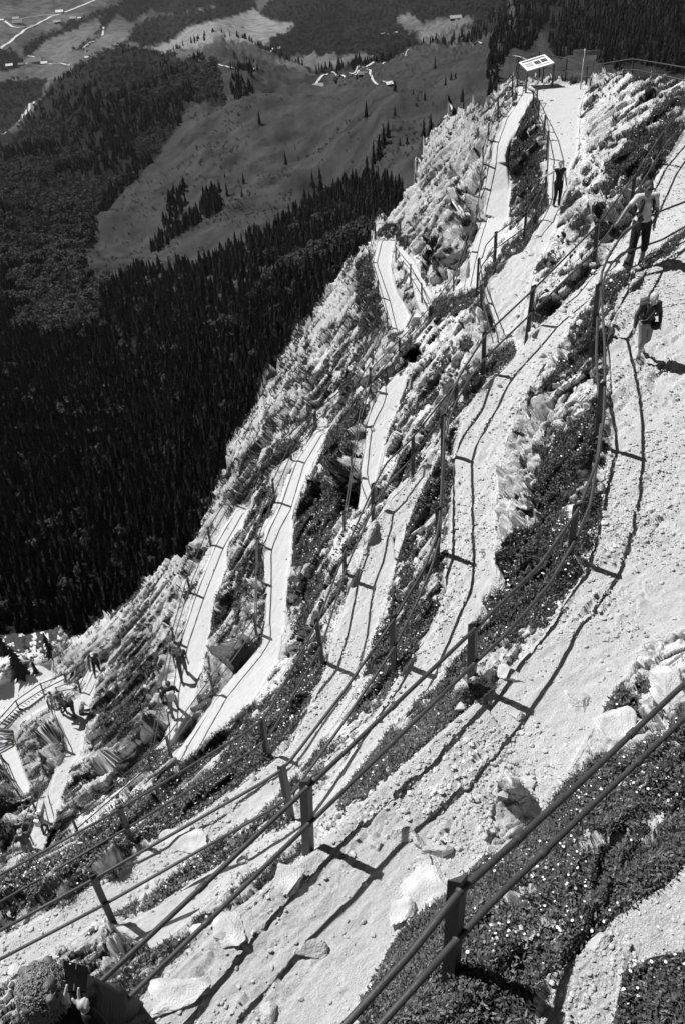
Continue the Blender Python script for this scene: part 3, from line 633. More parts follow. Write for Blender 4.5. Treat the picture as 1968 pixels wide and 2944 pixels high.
# A: nearest railing, runs off to the right
a_b, a_t = post_geom((1323,2541),(1304,2804)); da = near_depth(1304,2804)[0][0]
fence('nearest dark railing, crossing the lower right corner above the turf', [((1323,2541),(1304,2804)), ((2260,1700),(2240,1880))],
      pre=([(820,3110,zd(820,3110,-4.78)),(1003,2936,zd(1003,2936,-4.72)),(1180,2740,zd(1180,2740,-4.7))], [(930,3110,zd(930,3110,-5.25)),(1097,2942,zd(1097,2942,-5.2)),(1210,2815,zd(1210,2815,-5.17))]),
      curves={0: ([(1658,2258,.4),(1968,1963,.72)], [(1423,2584,.1),(1700,2316,.42),(1968,2063,.72)])}, near=True, rad=.0215)
fence('long dark railing on the outer edge of the widest gravel trail, with the walking child', [((885,2249),(890,2450)),((1364,1793),(1360,1985)),((1665,1448),(1643,1627)),((1737,1096),(1719,1296)),((1725,813),(1709,977)),((1846,622),(1812,780)),((2110,500),(2085,640))],
      pre=([(60,3010,zd(60,3010,-6.5)),(270,2842,zd(270,2842,-6.5))], [(200,3040,zd(200,3040,-6.95)),(295,2942,zd(295,2942,-6.95))]),
      curves={1: ([(1473,1702,.35),(1549,1627,.65)], [(1448,1828,.3),(1517,1752,.5),(1580,1677,.75)]), 2: ([(1718,1319,.45),(1734,1200,.78)], [(1696,1451,.4),(1712,1344,.72)]),
              3: ([(1737,1000,.3),(1731,900,.65)], [(1721,1158,.15),(1712,1027,.6)]), 4: ([(1729,783,.1),(1747,737,.3),(1790,670,.65)], [(1736,795,.4),(1757,757,.55),(1785,729,.75)]),
              5: ([(1900,606,.25),(1968,580,.5)], [(1900,690,.25),(1968,651,.5)])}, near=True, third=[(1820,767,zd(1820,767,-8.2)),(1968,693,zd(1968,693,-8.1)),(2080,640,zd(2080,640,-8.1))])
fence('dark railing on the narrower gravel trail just below the widest one, with the adult hiker', [((257,2522),(320,2660)),((808,2206),(838,2365)),((1133,1768),(1137,1919)),((1264,1457),(1263,1602)),((1277,1188),(1277,1329)),((1395,951),(1392,1083)),((1537,819),(1518,958)),((1720,633),(1710,770)),((1829,488),(1815,620)),((1907,367),(1894,477)),((1990,270),(1978,375))],
      pre=([(-80,2720,zd(-80,2720,-10.0))], [(-80,2800,zd(-80,2800,-10.45))]),
      curves={1: ([(984,1994,.5)], [(984,2082,.5)]), 2: ([(1216,1639,.5),(1254,1545,.75)], [(1191,1746,.45),(1241,1627,.75)]), 4: ([(1290,1150,.2),(1320,1080,.45)], [(1292,1200,.2),(1310,1155,.35),(1340,1100,.55)])})
fence('dark railing that ends at the trail edge, third below the camera', [((339,2321),(376,2428)),((750,2030),(769,2183)),((912,1777),(933,1913)),((994,1569),(996,1674)),((1075,1388),(1075,1496)),((1181,1255),(1181,1365)),((1304,1144),(1304,1195))],
      pre=([(-80,2560,zd(-80,2560,-12.7))], [(-80,2640,zd(-80,2640,-13.1))]), curves={4: ([(1110,1330,.35)], [(1115,1390,.4)])})
fence('thin railing on the short terrace between the dark cleft and the third trail', [((991,1467),(993,1535)),((1013,1310),(1015,1378)),((1035,1173),(1037,1227)),((1066,1054),(1066,1131)),((1150,972),(1149,1020)),((1237,878),(1236,927)),((1305,788),(1305,835)),((1342,668),(1340,730)),((1372,587),(1370,640)),((1382,495),(1381,542)),((1389,419),(1389,475)),((1406,353),(1403,409)),((1433,277),(1431,338)),((1474,218),(1473,282)),((1488,163),(1483,228))])
fence('railing on the cemented ledge path over the forest, reaching up to its hairpin', [((207,2359),(226,2405)),((477,2117),(493,2180)),((605,1944),(618,2000)),((732,1769),(740,1825)),((737,1620),(741,1676)),((737,1516),(744,1572)),((785,1375),(793,1448)),((836,1268),(840,1326)),((898,1187),(905,1236)),((1011,1092),(1011,1141)),((1073,1001),(1073,1050)),((1112,897),(1116,945)),((1087,804),(1089,857)),((1061,717),(1064,755)),((1076,640),(1079,689)),((1146,640),(1150,680))])
fence('short railing between the two arms of the cemented hairpin', [((1135,707),(1134,762)),((1177,758),(1177,816)),((1208,812),(1209,870)),((1237,880),(1236,927))])
fence('outermost thin railing on the edge above the dark forest', [((430,2171),(436,2205)),((460,1977),(474,2029)),((497,1805),(505,1852)),((538,1653),(551,1708)),((599,1515),(608,1569)),((667,1407),(676,1457)),((780,1290),(786,1340)),((906,1180),(909,1230))])
fence('railing between the hiker in black and the lower cemented path', [((1385,815),(1385,898)),((1378,740),(1373,829)),((1425,665),(1421,750)),((1514,602),(1507,689)),((1545,552),(1541,638)),((1573,485),(1566,577)),((1578,373),(1571,460)),((1569,328),(1563,404)),((1551,289),(1546,361)),((1535,261),(1531,328)),((1545,246),(1544,300))],
      pre=([(1432,985,zd(1432,985,-13.8)),(1420,930,zd(1420,930,-13.6))], [(1428,1030,zd(1428,1030,-14.2)),(1410,960,zd(1410,960,-14.1))]), curves={1: ([(1385,740,.2),(1395,705,.5)], [(1385,760,.3)])})
fence('curved railing behind the information board on the skyline ledge', [((1488,163),(1484,228)),((1546,148),(1546,222)),((1627,163),(1621,232)),((1684,187),(1680,246)),((1812,191),(1812,222)),((1972,226),(1970,262))])
fence('thin railing beside the lowest white path with the two climbing hikers', [((53,2398),(80,2450)),((92,2293),(112,2345)),((118,2200),(140,2232)),((188,2140),(190,2160)),((137,2012),(146,2040))], rad=.025)
fence('low railing of the white platform with the resting group', [((158,1976),(168,2000)),((222,1954),(231,1992)),((255,1888),(262,1930))], rad=.025)
fence('railing down the outer side of the stone stairs', [((-10,2075),(0,2100)),((43,2014),(55,2042)),((114,1964),(126,1998)),((182,1938),(190,1962))], rad=.03)
fence('railing on the left of the lowest pale path, cut by the picture edge', [((-40,2120),(-30,2160)),((0,2170),(10,2190)),((14,2212),(25,2236)),((45,2270),(60,2296))], rad=.03)
# staircase below the platform: dark bars stand for the shadow dashes of its steps
stair = empty('staircase', Vector(ground(80, 2035))); tag(stair, 'flight of steps drawn as dark shadow bars going down at the left edge beside the rock outcrop', 'staircase')
for k in range(15):
    f = k / 14; lx, ly = (128 + (2 - 128) * f, 1988 + (2078 - 1988) * f); rx, ry = lx + 19, ly + 8
    a = P3(lx, ly, near_depth(lx, ly)[0][0]) + Vector((0, 0, .12)); b = P3(rx, ry, near_depth(rx, ry)[0][0]) + Vector((0, 0, .12))
    mb = MB(); mb.tube([a, b], .03, 5); o = mb.build('shade_bar', gmat('shade_bar_tone', .12, .9, .3, 4.), stair); o.data.transform(Matrix.Translation(-stair.location))
for k in range(5):  # long dark bars put in for shadow and post lines
    f = k / 4; lx, ly = (-8, 2098 + 70 * f); rx, ry = (38 + 4 * f, 2105 + 35 * f)
    a = P3(lx, ly, near_depth(lx, ly)[0][0]) + Vector((0, 0, .12)); b = P3(rx, ry, near_depth(rx, ry)[0][0]) + Vector((0, 0, .12))
    mb = MB(); mb.tube([a, b], .055, 5); o = mb.build('shade_bar', MATS['shade_bar_tone'], stair); o.data.transform(Matrix.Translation(-stair.location))

# ------------------------------------------------------------------ information board, signpost
bd = empty('information_board', Vector(ground(1515, 250))); tag(bd, 'white slanted panorama board on legs at the skyline ledge', 'information board')
c = [P3(1490, 179, zd(1490, 179, -14.05)), P3(1564, 156, zd(1564, 156, -13.75)), P3(1592, 180, zd(1592, 180, -13.93)), P3(1514, 203, zd(1514, 203, -14.2))]
def qslab(c, th, name, mat, par, off=0., org=None):
    n = (c[1] - c[0]).cross(c[2] - c[1]).normalized(); n = n if n.z > 0 else -n
    m = MB(); V = [p + n * off for p in c] + [p + n * (off - th) for p in c]
    m.add(V, [(0, 1, 2, 3), (7, 6, 5, 4), (0, 4, 5, 1), (1, 5, 6, 2), (2, 6, 7, 3), (3, 7, 4, 0)])
    o = m.build(name, mat, par, smooth=False); o.data.transform(Matrix.Translation(-par.location)); return o
def bil(c, u, v): return (c[0] * (1 - u) + c[1] * u) * (1 - v) + (c[3] * (1 - u) + c[2] * u) * v
def sub(c, u0, v0, u1, v1): return [bil(c, u0, v0), bil(c, u1, v0), bil(c, u1, v1), bil(c, u0, v1)]
WH = gmat('white_board', .8, .4, .03, 3.); DK = gmat('dark_print', .07, .5, .5, 6.); MG = gmat('grey_print', .35, .5, .2, 9.)
pan = qslab(c, .05, 'panel', WH, bd)
for nm, r, mt in (('header', (.06, .1, .94, .2), DK), ('picture', (.42, .36, .64, .68), DK), ('picture', (.68, .34, .9, .64), DK), ('text_block', (.08, .34, .36, .5), MG), ('text_block', (.08, .56, .36, .7), MG), ('text_block', (.42, .78, .9, .86), MG)):
    o = qslab(sub(c, *r), .003, nm, mt, bd, .006); o.parent = pan
for q in c:
    g = Vector((q.x, q.y, -15.35)); mb = MB(); mb.box(((q.x + g.x) / 2 - bd.location.x, (q.y + g.y) / 2 - bd.location.y, (q.z + g.z - .06) / 2 - bd.location.z), (.09, .09, q.z - g.z - .06)); mb.build('leg', gmat('timber', .1, .9, .3, 5.), bd, smooth=False)
sg = Vector(ground(1667, 256)); sp = empty('signpost', sg); tag(sp, 'slim signpost with a pointed wooden arrow right of the board', 'signpost')
mb = MB(); mb.tube([(0, 0, -.2), (0, 0, 1.9)], .035, 8); mb.build('pole', gmat('pale_post', .4, .6), sp)
mb = MB(); mb.box((.35, 0, 1.7), (.8, .03, .22)); mb.add([(.75, -.015, 1.59), (.75, .015, 1.59), (.75, -.015, 1.81), (.75, .015, 1.81), (.92, -.015, 1.7), (.92, .015, 1.7)], [(0, 4, 2), (1, 3, 5), (0, 1, 5, 4), (2, 4, 5, 3)]); mb.build('arrow_board', gmat('weathered_board', .16, .8, .2, 8.), sp, smooth=False)
mb = MB(); mb.box((-.3, .04, 1.76), (.5, .03, .2)); mb.build('plate', gmat('weathered_plate', .2, .8, .2, 8.), sp, smooth=False)

# ------------------------------------------------------------------ turf blades, leaves, flowers, grit
def pick(weight, n):
    p = weight / weight.sum(); return rng.choice(len(p), n, p=p)
def jitter(i):
    r = rays(px[i], py[i]); sz = dep[i] * STEP / FL
    return V[i] + CX * (rng.uniform(-.5, .5, len(i)) * sz)[:, None] + (CU * 1.0) * (rng.uniform(-.5, .5, len(i)) * sz)[:, None] * 0
gmask = sstep(.35, .7, grassw) * (1 - pathw)
inview = ((px > -30) & (px < SW + 160) & (py < SH + 120)).astype(float)
def blades(name, n, power, hmin, hmax, wid_, mat, label, leaf=False, dmax=70, reg=1.):
    wgt = AREA * gmask * inview * (np.maximum(dep, 5.) ** -power) * (dep < dmax) * reg
    i = pick(wgt, n); B = jitter(i); k = np.clip(dep[i] / 7., .8, 7) ** .5
    clump = .55 + .9 * fbm(B * 3., 2, 91)
    h = rng.uniform(hmin, hmax, n) * k * clump; a = rng.uniform(0, 2 * np.pi, n); w = wid_ * k * rng.uniform(.7, 1.3, n)
    u = np.stack([np.cos(a), np.sin(a), np.zeros(n)], 1); v = np.stack([-np.sin(a), np.cos(a), np.zeros(n)], 1)
    lean = rng.uniform(.1, .9, n)[:, None] * v + np.array([.25, -.25, 0]) + Nn[i] * .5
    if leaf:
        B = B + np.array([0, 0, 1.]) * (rng.uniform(.0, .07, n) * k)[:, None]
        up = np.stack([rng.normal(0, .5, n), rng.normal(0, .5, n), rng.uniform(.1, .7, n)], 1)
        T = v + up * .9; T /= np.linalg.norm(T, axis=1)[:, None]
        A_ = B; C_ = B + T * h[:, None]; M_ = B + T * (h * .5)[:, None]
        VV = np.stack([A_, M_ + u * w[:, None], C_, M_ - u * w[:, None]], 1).reshape(-1, 3); FF = np.arange(4 * n).reshape(n, 4)
    else:
        T1 = np.array([0, 0, 1.]) + lean * .35; T2 = np.array([0, 0, .75]) + lean * .95
        B = B - np.array([0, 0, .02])
        M_ = B + T1 * (h * .55)[:, None]; C_ = M_ + T2 * (h * .55)[:, None]
        VV = np.stack([B - u * w[:, None], B + u * w[:, None], M_ + u * (w * .75)[:, None], M_ - u * (w * .75)[:, None], C_], 1).reshape(-1, 3)
        q = np.arange(n)[:, None] * 5
        FF = np.concatenate([q + np.array([[0, 1, 2]]), q + np.array([[0, 2, 3]]), q + np.array([[3, 2, 4]])])
    o = mesh_np(name, VV, FF, [mat], False); tag(o, label, None, None, 'stuff'); return o
LEAFG = gmat('turf_green', .075, .6, .55, 11., 0, 1, 0, .35); LEAFD = gmat('herb_leaf', .08, .5, .6, 23., 0, 1, 0, .4)
blades('grass', 250000, 1.1, .03, .105, .0032, LEAFG, 'tufted mountain grass growing on the banks between the trails')
reg = .12 + .88 * ((py > 1950) & (px > 900)) ; reg = reg + .3 * (dep > 10)
blades('herbs', 130000, 1.0, .018, .045, .008, LEAFD, 'low broad-leaved herbs among the grass', leaf=True, reg=reg)
# flowers: little pale heads in loose drifts
n = 2000; drift = sstep(.54, .66, fbm(P0 * 1.6 + 70, 4, 95)) + .03
wgt = AREA * gmask * inview * np.maximum(dep, 5) ** -1.0 * drift * (dep < 34); i = pick(wgt, n); B = jitter(i) + np.array([0, 0, 1.]) * (.05 + .08 * rng.random(n))[:, None] * np.clip(dep[i] / 12, .8, 2)[:, None]
rad = rng.uniform(.005, .013, n) * np.clip(dep[i] / 7, .9, 8) ** .45; big_ = rng.random(n) < .05; rad[big_] *= 1.7
ang = np.linspace(0, 2 * np.pi, 7)[:-1]; nn = np.stack([rng.normal(0, .35, n), rng.normal(0, .35, n), np.ones(n)], 1); nn /= np.linalg.norm(nn, axis=1)[:, None]
uu = np.cross(nn, [1., 0, 0]); uu /= np.linalg.norm(uu, axis=1)[:, None]; vv = np.cross(nn, uu)
ringv = B[:, None, :] + (uu[:, None] * np.cos(ang)[None, :, None] + vv[:, None] * np.sin(ang)[None, :, None]) * (rad[:, None] * rng.uniform(.7, 1.2, (n, 6)))[..., None]
mesh_np('flowers', ringv.reshape(-1, 3), np.arange(6 * n).reshape(n, 6), [gmat('petals', .75, .7, .1, 9.)], False)['kind'] = 'stuff'
bpy.data.objects['flowers']['label'] = 'small white alpine flowers scattered in the turf'
# loose stones
ico = bmesh.new(); bmesh.ops.create_icosphere(ico, subdivisions=1, radius=1); IV = np.array([v.co[:] for v in ico.verts]); IF = np.array([[v.index for v in f.verts] for f in ico.faces]); ico.free()
def stones(name, n, wgt, smin, smax, p, mat, label, bury=.35):
    i = pick(wgt, n); s = smin * (1 - rng.random(n)) ** (-1 / p); s = np.minimum(s, smax) * np.clip(dep[i] / 9., .42, 1.)
    D = IV[None] * (1 + rng.uniform(-.34, .3, (n, len(IV)))[..., None]); D *= rng.uniform(.6, 1.25, (n, 1, 3)) * np.array([1, 1, .62])
    a = rng.uniform(0, 6.28, n); ca, sa = np.cos(a)[:, None], np.sin(a)[:, None]
    X = D[..., 0] * ca - D[..., 1] * sa; Y = D[..., 0] * sa + D[..., 1] * ca
    W = np.stack([X, Y, D[..., 2]], -1) * s[:, None, None] + (jitter(i) + np.array([0, 0, 1.]) * (s * (.62 - bury))[:, None])[:, None]
    F_ = (IF[None] + (np.arange(n) * len(IV))[:, None, None]).reshape(-1, 3)
    o = mesh_np(name, W.reshape(-1, 3), F_, [mat], False); tag(o, label, None, None, 'stuff'); return o
STONE = gmat('limestone_chips', .44, .95, .25, 2.5, .4, 50., 0, .1)
gravelzone = pathw * (1 - conc) * inview
gn = sstep(.38, .62, fbm(P0 * .8 + 5, 3, 97)) + .12
stones('gravel', 26000, AREA * gravelzone * gn * (np.maximum(dep, 5) ** -.8) * (dep < 26), .007, .032, 2.0, STONE, 'loose pale limestone grit lying on the trails')
edgez = np.exp(-((sdist - 2) / 26.) ** 2) * inview * (1 - .6 * gmask)
stones('rubble', 2600, AREA * edgez * gn * (np.maximum(dep, 5) ** -.5) * (1 - conc) * (dep > 6.3), .016, .09, 1.9, STONE, 'broken stones along the trail edges')

BOULD = [(1266,2453,.13,1,'angular pale boulder in the middle of the widest trail, largest of the loose ones'),(1197,2421,.085,1,'small boulder just left of the largest loose one on the widest trail'),(1213,2475,.09,1,'block lying below the largest loose boulder on the widest trail'),(1147,2396,.1,1,'upright block between the two rail shadows on the widest trail'),
 (1075,2434,.075,1,'lone stone on the upper rail shadow near the near post'),(1235,2572,.24,.35,'flat slab sunk in the right edge of the widest trail'),(1141,2626,.14,.6,'block at the turf edge left of the nearest post'),(1725,2704,.075,.8,'white stone on the turf edge in the lower right corner'),
 (828,2515,.17,.5,'pale rock with a shadowed side left of the post with the long shadow'),(665,2672,.2,.35,'pale slab set in the outer kerb of the widest trail'),(490,2861,.22,.35,'lowest pale slab in the outer kerb, near the woman'),(904,2729,.13,.7,'boulder crossed by the inner rail shadow at the bottom'),(778,2912,.1,.8,'stone at the bottom edge of the picture on the widest trail'),
 (546,2421,.42,.2,'broad flat rock on the narrow trail at the lower left'),(1768,2101,.36,.55,'largest weathered outcrop block right of the widest trail'),(1593,2285,.1,.9,'rounded block in the turf below the outcrop'),(1925,2007,.25,.6,'rock in the turf near the right picture edge'),(1455,1938,.16,.6,'pale block at the head of the turf bank by the fourth post'),
 (1022,2333,.1,.9,'small block at the lower tip of the turf bank'),(1660,2010,.2,.5,'low ledge block left of the largest outcrop block'),(1480,2060,.08,.7,'little stone beside the post shadow at mid trail')]
for n_, (x, y, r_, fl_, lab) in enumerate(BOULD):
    q_ = np.random.default_rng(300 + n_); bm = bmesh.new(); bmesh.ops.create_icosphere(bm, subdivisions=4, radius=1)
    Vb = np.array([v.co[:] for v in bm.verts]); Fb = np.array([[v.index for v in f.verts] for f in bm.faces]); bm.free()
    pn = q_.normal(0, 1, (11, 3)); pn /= np.linalg.norm(pn, axis=1)[:, None]; pd = q_.uniform(.36, .66, 11)
    dots = Vb @ pn.T; t_ = np.where(dots > .02, pd / np.maximum(dots, .02), 9).min(1); t_ = np.minimum(t_, 1.05); Vb = Vb * t_[:, None]
    Vb += Vb * ((fbm(Vb * 3 + n_ * 7, 4, 500) - .5) * .22 + (fbm(Vb * 9 + n_, 4, 501) - .5) * .16)[:, None]
    Vb *= np.array([1.15, .85, fl_ * .85]) * r_ * 1.15; a_ = q_.uniform(0, 6.28); ca, sa = math.cos(a_), math.sin(a_)
    Vb = np.stack([Vb[:, 0] * ca - Vb[:, 1] * sa, Vb[:, 0] * sa + Vb[:, 1] * ca, Vb[:, 2]], 1)
    o = mesh_np('boulder', Vb, Fb, [gmat('boulder_limestone', .46, .95, .3, 6., .8, 60., 0, .1)], False); o.location = ground(x, y) + np.array([0, 0, r_ * fl_ * .12]); tag(o, lab, 'boulder', 'loose boulders')

# ------------------------------------------------------------------ BACKGROUND: forest slopes, alpine pasture, valley
def c1(pts): return [(x / 1.5935, y / 1.5935) for x, y in pts]
def c3(pts): return [(x / 2.24, 600 + y / 2.24) for x, y in pts]
def c2(pts): return [(850 + x / 3.136, 100 + y / 3.136) for x, y in pts]
def ch(pts): return [(984 + x * .6276, y * .6276) for x, y in pts]
PASTURE = [c1([(400,1180),(380,1150),(430,1050),(500,980),(560,930),(650,830),(720,760),(770,680),(830,630),(850,560),(880,510),(930,500),(1000,470),(1000,330),(820,310),(800,300),(900,270),(990,220),(1100,235),(1200,270),(1300,320),(1460,360),(1568,380),(1568,1300),(400,1300)]),
           ch([(-10,370),(190,310),(350,220),(520,200),(770,120),(960,180),(1100,230),(1300,300),(1400,400),(900,700),(400,950),(-10,950)]), [(240,730),(280,840),(400,800),(640,720),(700,735),(820,640),(990,560),(1150,560),(1150,700),(900,900),(500,900),(180,860)]]
BRIGHT = [c1([(680,230),(790,190),(860,130),(1000,100),(1170,40),(1190,70),(1260,100),(1350,110),(1320,140),(1250,160),(1230,190),(1190,215),(1130,210),(1000,180),(900,225),(780,255)])]
PALE = [c1([(150,250),(220,180),(370,130),(470,100),(470,130),(440,180),(330,230),(300,290),(170,260)]), c1([(440,190),(490,160),(610,140),(570,200),(500,220),(410,230)]), c1([(1340,270),(1400,250),(1568,280),(1568,330),(1450,330),(1340,290)]), ch([(340,130),(480,95),(610,105),(560,120),(440,170),(350,180)]), ch([(240,90),(310,60),(350,110),(270,120)])]
F2 = c3([(-200,1250),(-200,-50)]) + [(-120,830),(0,800),(150,760),(240,735),(277,842),(375,812),(410,786),(446,798),(482,798),(513,772),(558,776),(625,750),(697,703),(741,668),(810,632),(872,568),(910,545),(984,520),(1065,502),(1128,546),(1160,570),(1120,700),(900,1000),(700,1300),(640,1500),(400,1750),(210,1840),(180,1830),(100,1835),(-120,1850)]
FOREST = [(F2, 'mix'),
 (c1([(-120,640),(60,620),(200,440),(240,370),(400,280),(520,200),(600,215),(680,235),(780,250),(830,310),(900,280),(980,290),(1020,370),(1010,430),(1060,480),(930,500),(880,510),(850,560),(830,630),(770,680),(720,760),(650,830),(560,930),(500,980),(430,1050),(390,1110),(380,1210),(-120,1400)]), 'mix'),
 (c1([(1060,340),(1190,345),(1175,420),(1110,460),(1055,440)]), 'fir'),
 (c1([(570,190),(620,120),(720,75),(850,60),(1000,30),(1170,-30),(1175,45),(1000,95),(860,125),(790,185),(680,222)]), 'leaf'),
 (c1([(480,140),(450,90),(560,10),(560,-60),(1300,-80),(1175,0),(1000,25),(850,55),(720,65),(690,40),(600,110),(540,60)]), 'leaf'),
 (c1([(110,210),(200,160),(360,110),(370,130),(240,180),(160,230),(150,260),(110,255)]), 'leaf'), (c1([(330,240),(400,195),(450,150),(470,110),(500,120),(440,190),(390,240)]), 'leaf'), (c1([(270,105),(370,90),(520,20),(530,40),(380,110),(290,125)]), 'leaf'),
 (c1([(1180,60),(1300,-60),(1568,-60),(1568,270),(1400,250),(1340,270),(1330,290),(1240,240),(1230,190),(1260,160),(1330,135),(1350,110),(1250,95)]), 'leaf'),
 (c1([(780,250),(900,215),(990,172),(1100,190),(1200,240),(1330,300),(1460,350),(1568,365),(1568,320),(1460,330),(1340,295),(1220,225),(1110,178),(990,165),(890,205)]), 'fir'),
 (c1([(-100,400),(100,365),(220,365),(190,430),(90,545),(0,600),(-100,620)]), 'leaf'), (c1([(-100,240),(60,235),(110,270),(100,310),(0,330),(-100,330)]), 'leaf'),
 (ch([(-30,375),(190,308),(350,217),(520,196),(770,118),(760,60),(500,190),(340,205),(190,270),(-30,330)]), 'fir'), (ch([(-30,260),(100,260),(200,300),(350,205),(340,185),(250,110),(240,80),(310,60),(360,115),(460,90),(620,100),(600,120),(520,150),(740,110),(780,-60),(-30,-60)]), 'leaf'),
 (ch([(770,-60),(1700,-60),(1700,370),(1470,330),(1330,300),(1250,310),(1180,300),(1050,245),(960,245),(950,190),(930,130),(860,215),(790,225),(760,230),(735,330),(690,440),(665,430),(655,260),(720,150),(780,110)]), 'fir'),
 (c1([(740,1010),(800,930),(860,900),(850,960),(790,1000),(760,1040)]), 'fir'), (c1([(870,1060),(940,930),(990,900),(1010,960),(1000,1010),(900,1050)]), 'fir'), ([(430,725),(520,680),(590,640),(640,595),(665,560),(650,600),(590,665),(520,700),(440,740)], 'fir'), (c1([(690,1150),(760,1060),(880,1050),(860,1080),(740,1150)]), 'fir')]
CLEAR = [ch([(940,110),(960,130),(960,175),(930,185)]), ch([(1140,240),(1200,190),(1240,200),(1180,260)]), ch([(1240,240),(1330,190),(1330,215),(1270,270)]), ch([(1460,160),(1530,150),(1568,190),(1480,210)]), c3([(830,820),(900,810),(900,1040),(810,1040)]), c3([(950,610),(1000,620),(990,640),(950,630)]), c3([(1080,800),(1140,830),(1120,860)]), c1([(700,25),(760,35),(740,70),(700,55)]), c3([(510,575),(560,590),(550,640)]), c3([(740,1360),(770,1370),(770,1420)]), c3([(1490,900),(1568,880),(1568,1000),(1510,990)])]
FORESTP = [f for f, _ in FOREST]
B0x = np.arange(-300, 3201, 7.0); B0y = np.arange(-400, 3401, 7.0)
BX, BY = np.meshgrid(B0x, B0y); bx, by = BX.ravel(), BY.ravel(); bd_ = bg_depth(bx, by)
BP = rays(bx, by) * bd_[:, None]
past = np.zeros(len(bx))
for g in PASTURE: past = np.maximum(past, pip(bx, by, g))
rel = ridged(BP * np.array([.006, .006, .002]), 5, 201) - .6
BP2 = BP + np.array([0, 0, 1.]) * (rel * 60 * np.clip(bd_ / 1500, .1, 1.2) * np.clip((5200 - bd_) / 2500, .1, 1) + (fbm(BP * .03, 4, 210) - .5) * 9 * np.clip(bd_ / 1500, .2, 1))[:, None]
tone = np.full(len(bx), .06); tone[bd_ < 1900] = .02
for g in FORESTP: tone[pip(bx, by, g)] = .010
tone[past > 0] = .033
for g in BRIGHT: tone[pip(bx, by, g)] = .15
for g in PALE: tone[pip(bx, by, g)] = .09
fieldn = worley(BP * np.array([.0022, .0022, 0]) + 3, 220)[2]
tone = np.where((bd_ > 2600) & (tone < .07), tone * (.75 + .6 * fieldn), tone)
nbx, nby = len(B0x), len(B0y); ii = np.arange(nbx * nby).reshape(nby, nbx)
BF = np.stack([ii[:-1, :-1].ravel(), ii[1:, :-1].ravel(), ii[1:, 1:].ravel(), ii[:-1, 1:].ravel()], 1)
lm = bpy.data.materials.new('pasture_and_fields'); lm.use_nodes = True; t = lm.node_tree; b = t.nodes['Principled BSDF']; b.inputs['Roughness'].default_value = 1; b.inputs['Specular IOR Level'].default_value = .05
ge = t.nodes.new('ShaderNodeNewGeometry'); at = t.nodes.new('ShaderNodeAttribute'); at.attribute_name = 'tone'
n1 = t.nodes.new('ShaderNodeTexNoise'); n1.inputs['Scale'].default_value = .02; n1.inputs['Detail'].default_value = 10; n1.inputs['Roughness'].default_value = .65
r1 = t.nodes.new('ShaderNodeMapRange'); r1.inputs[1].default_value = .3; r1.inputs[2].default_value = .7; r1.inputs[3].default_value = .5; r1.inputs[4].default_value = 1.7
mu = t.nodes.new('ShaderNodeMath'); mu.operation = 'MULTIPLY'
n2 = t.nodes.new('ShaderNodeTexNoise'); n2.inputs['Scale'].default_value = .16; n2.inputs['Detail'].default_value = 5; n2.inputs['Roughness'].default_value = .75
r2 = t.nodes.new('ShaderNodeMapRange'); r2.inputs[1].default_value = .68; r2.inputs[2].default_value = .74; r2.inputs[3].default_value = 0; r2.inputs[4].default_value = .16
ad = t.nodes.new('ShaderNodeMath'); ad.operation = 'ADD'
for a_, b_ in ((ge.outputs['Position'], n1.inputs['Vector']), (ge.outputs['Position'], n2.inputs['Vector']), (n1.outputs['Fac'], r1.inputs[0]), (n2.outputs['Fac'], r2.inputs[0]), (at.outputs['Fac'], mu.inputs[0]), (r1.outputs[0], mu.inputs[1]), (mu.outputs[0], ad.inputs[0]), (r2.outputs[0], ad.inputs[1]), (ad.outputs[0], b.inputs['Base Color'])): t.links.new(a_, b_)
land = mesh_np('terrain', BP2, BF, [lm], True, attrs={'tone': tone}); tag(land, kind='structure')
G2 = BP2.reshape(nby, nbx, 3)
def bgpt(x, y):
    x = np.atleast_1d(np.asarray(x, float)); y = np.atleast_1d(np.asarray(y, float))
    u = np.clip((x + 300) / 7, 0, nbx - 1.001); v = np.clip((y + 400) / 7, 0, nby - 1.001); i = u.astype(int); j = v.astype(int); fu = (u - i)[:, None]; fv = (v - j)[:, None]
    return (G2[j, i] * (1 - fu) + G2[j, i + 1] * fu) * (1 - fv) + (G2[j + 1, i] * (1 - fu) + G2[j + 1, i + 1] * fu) * fv

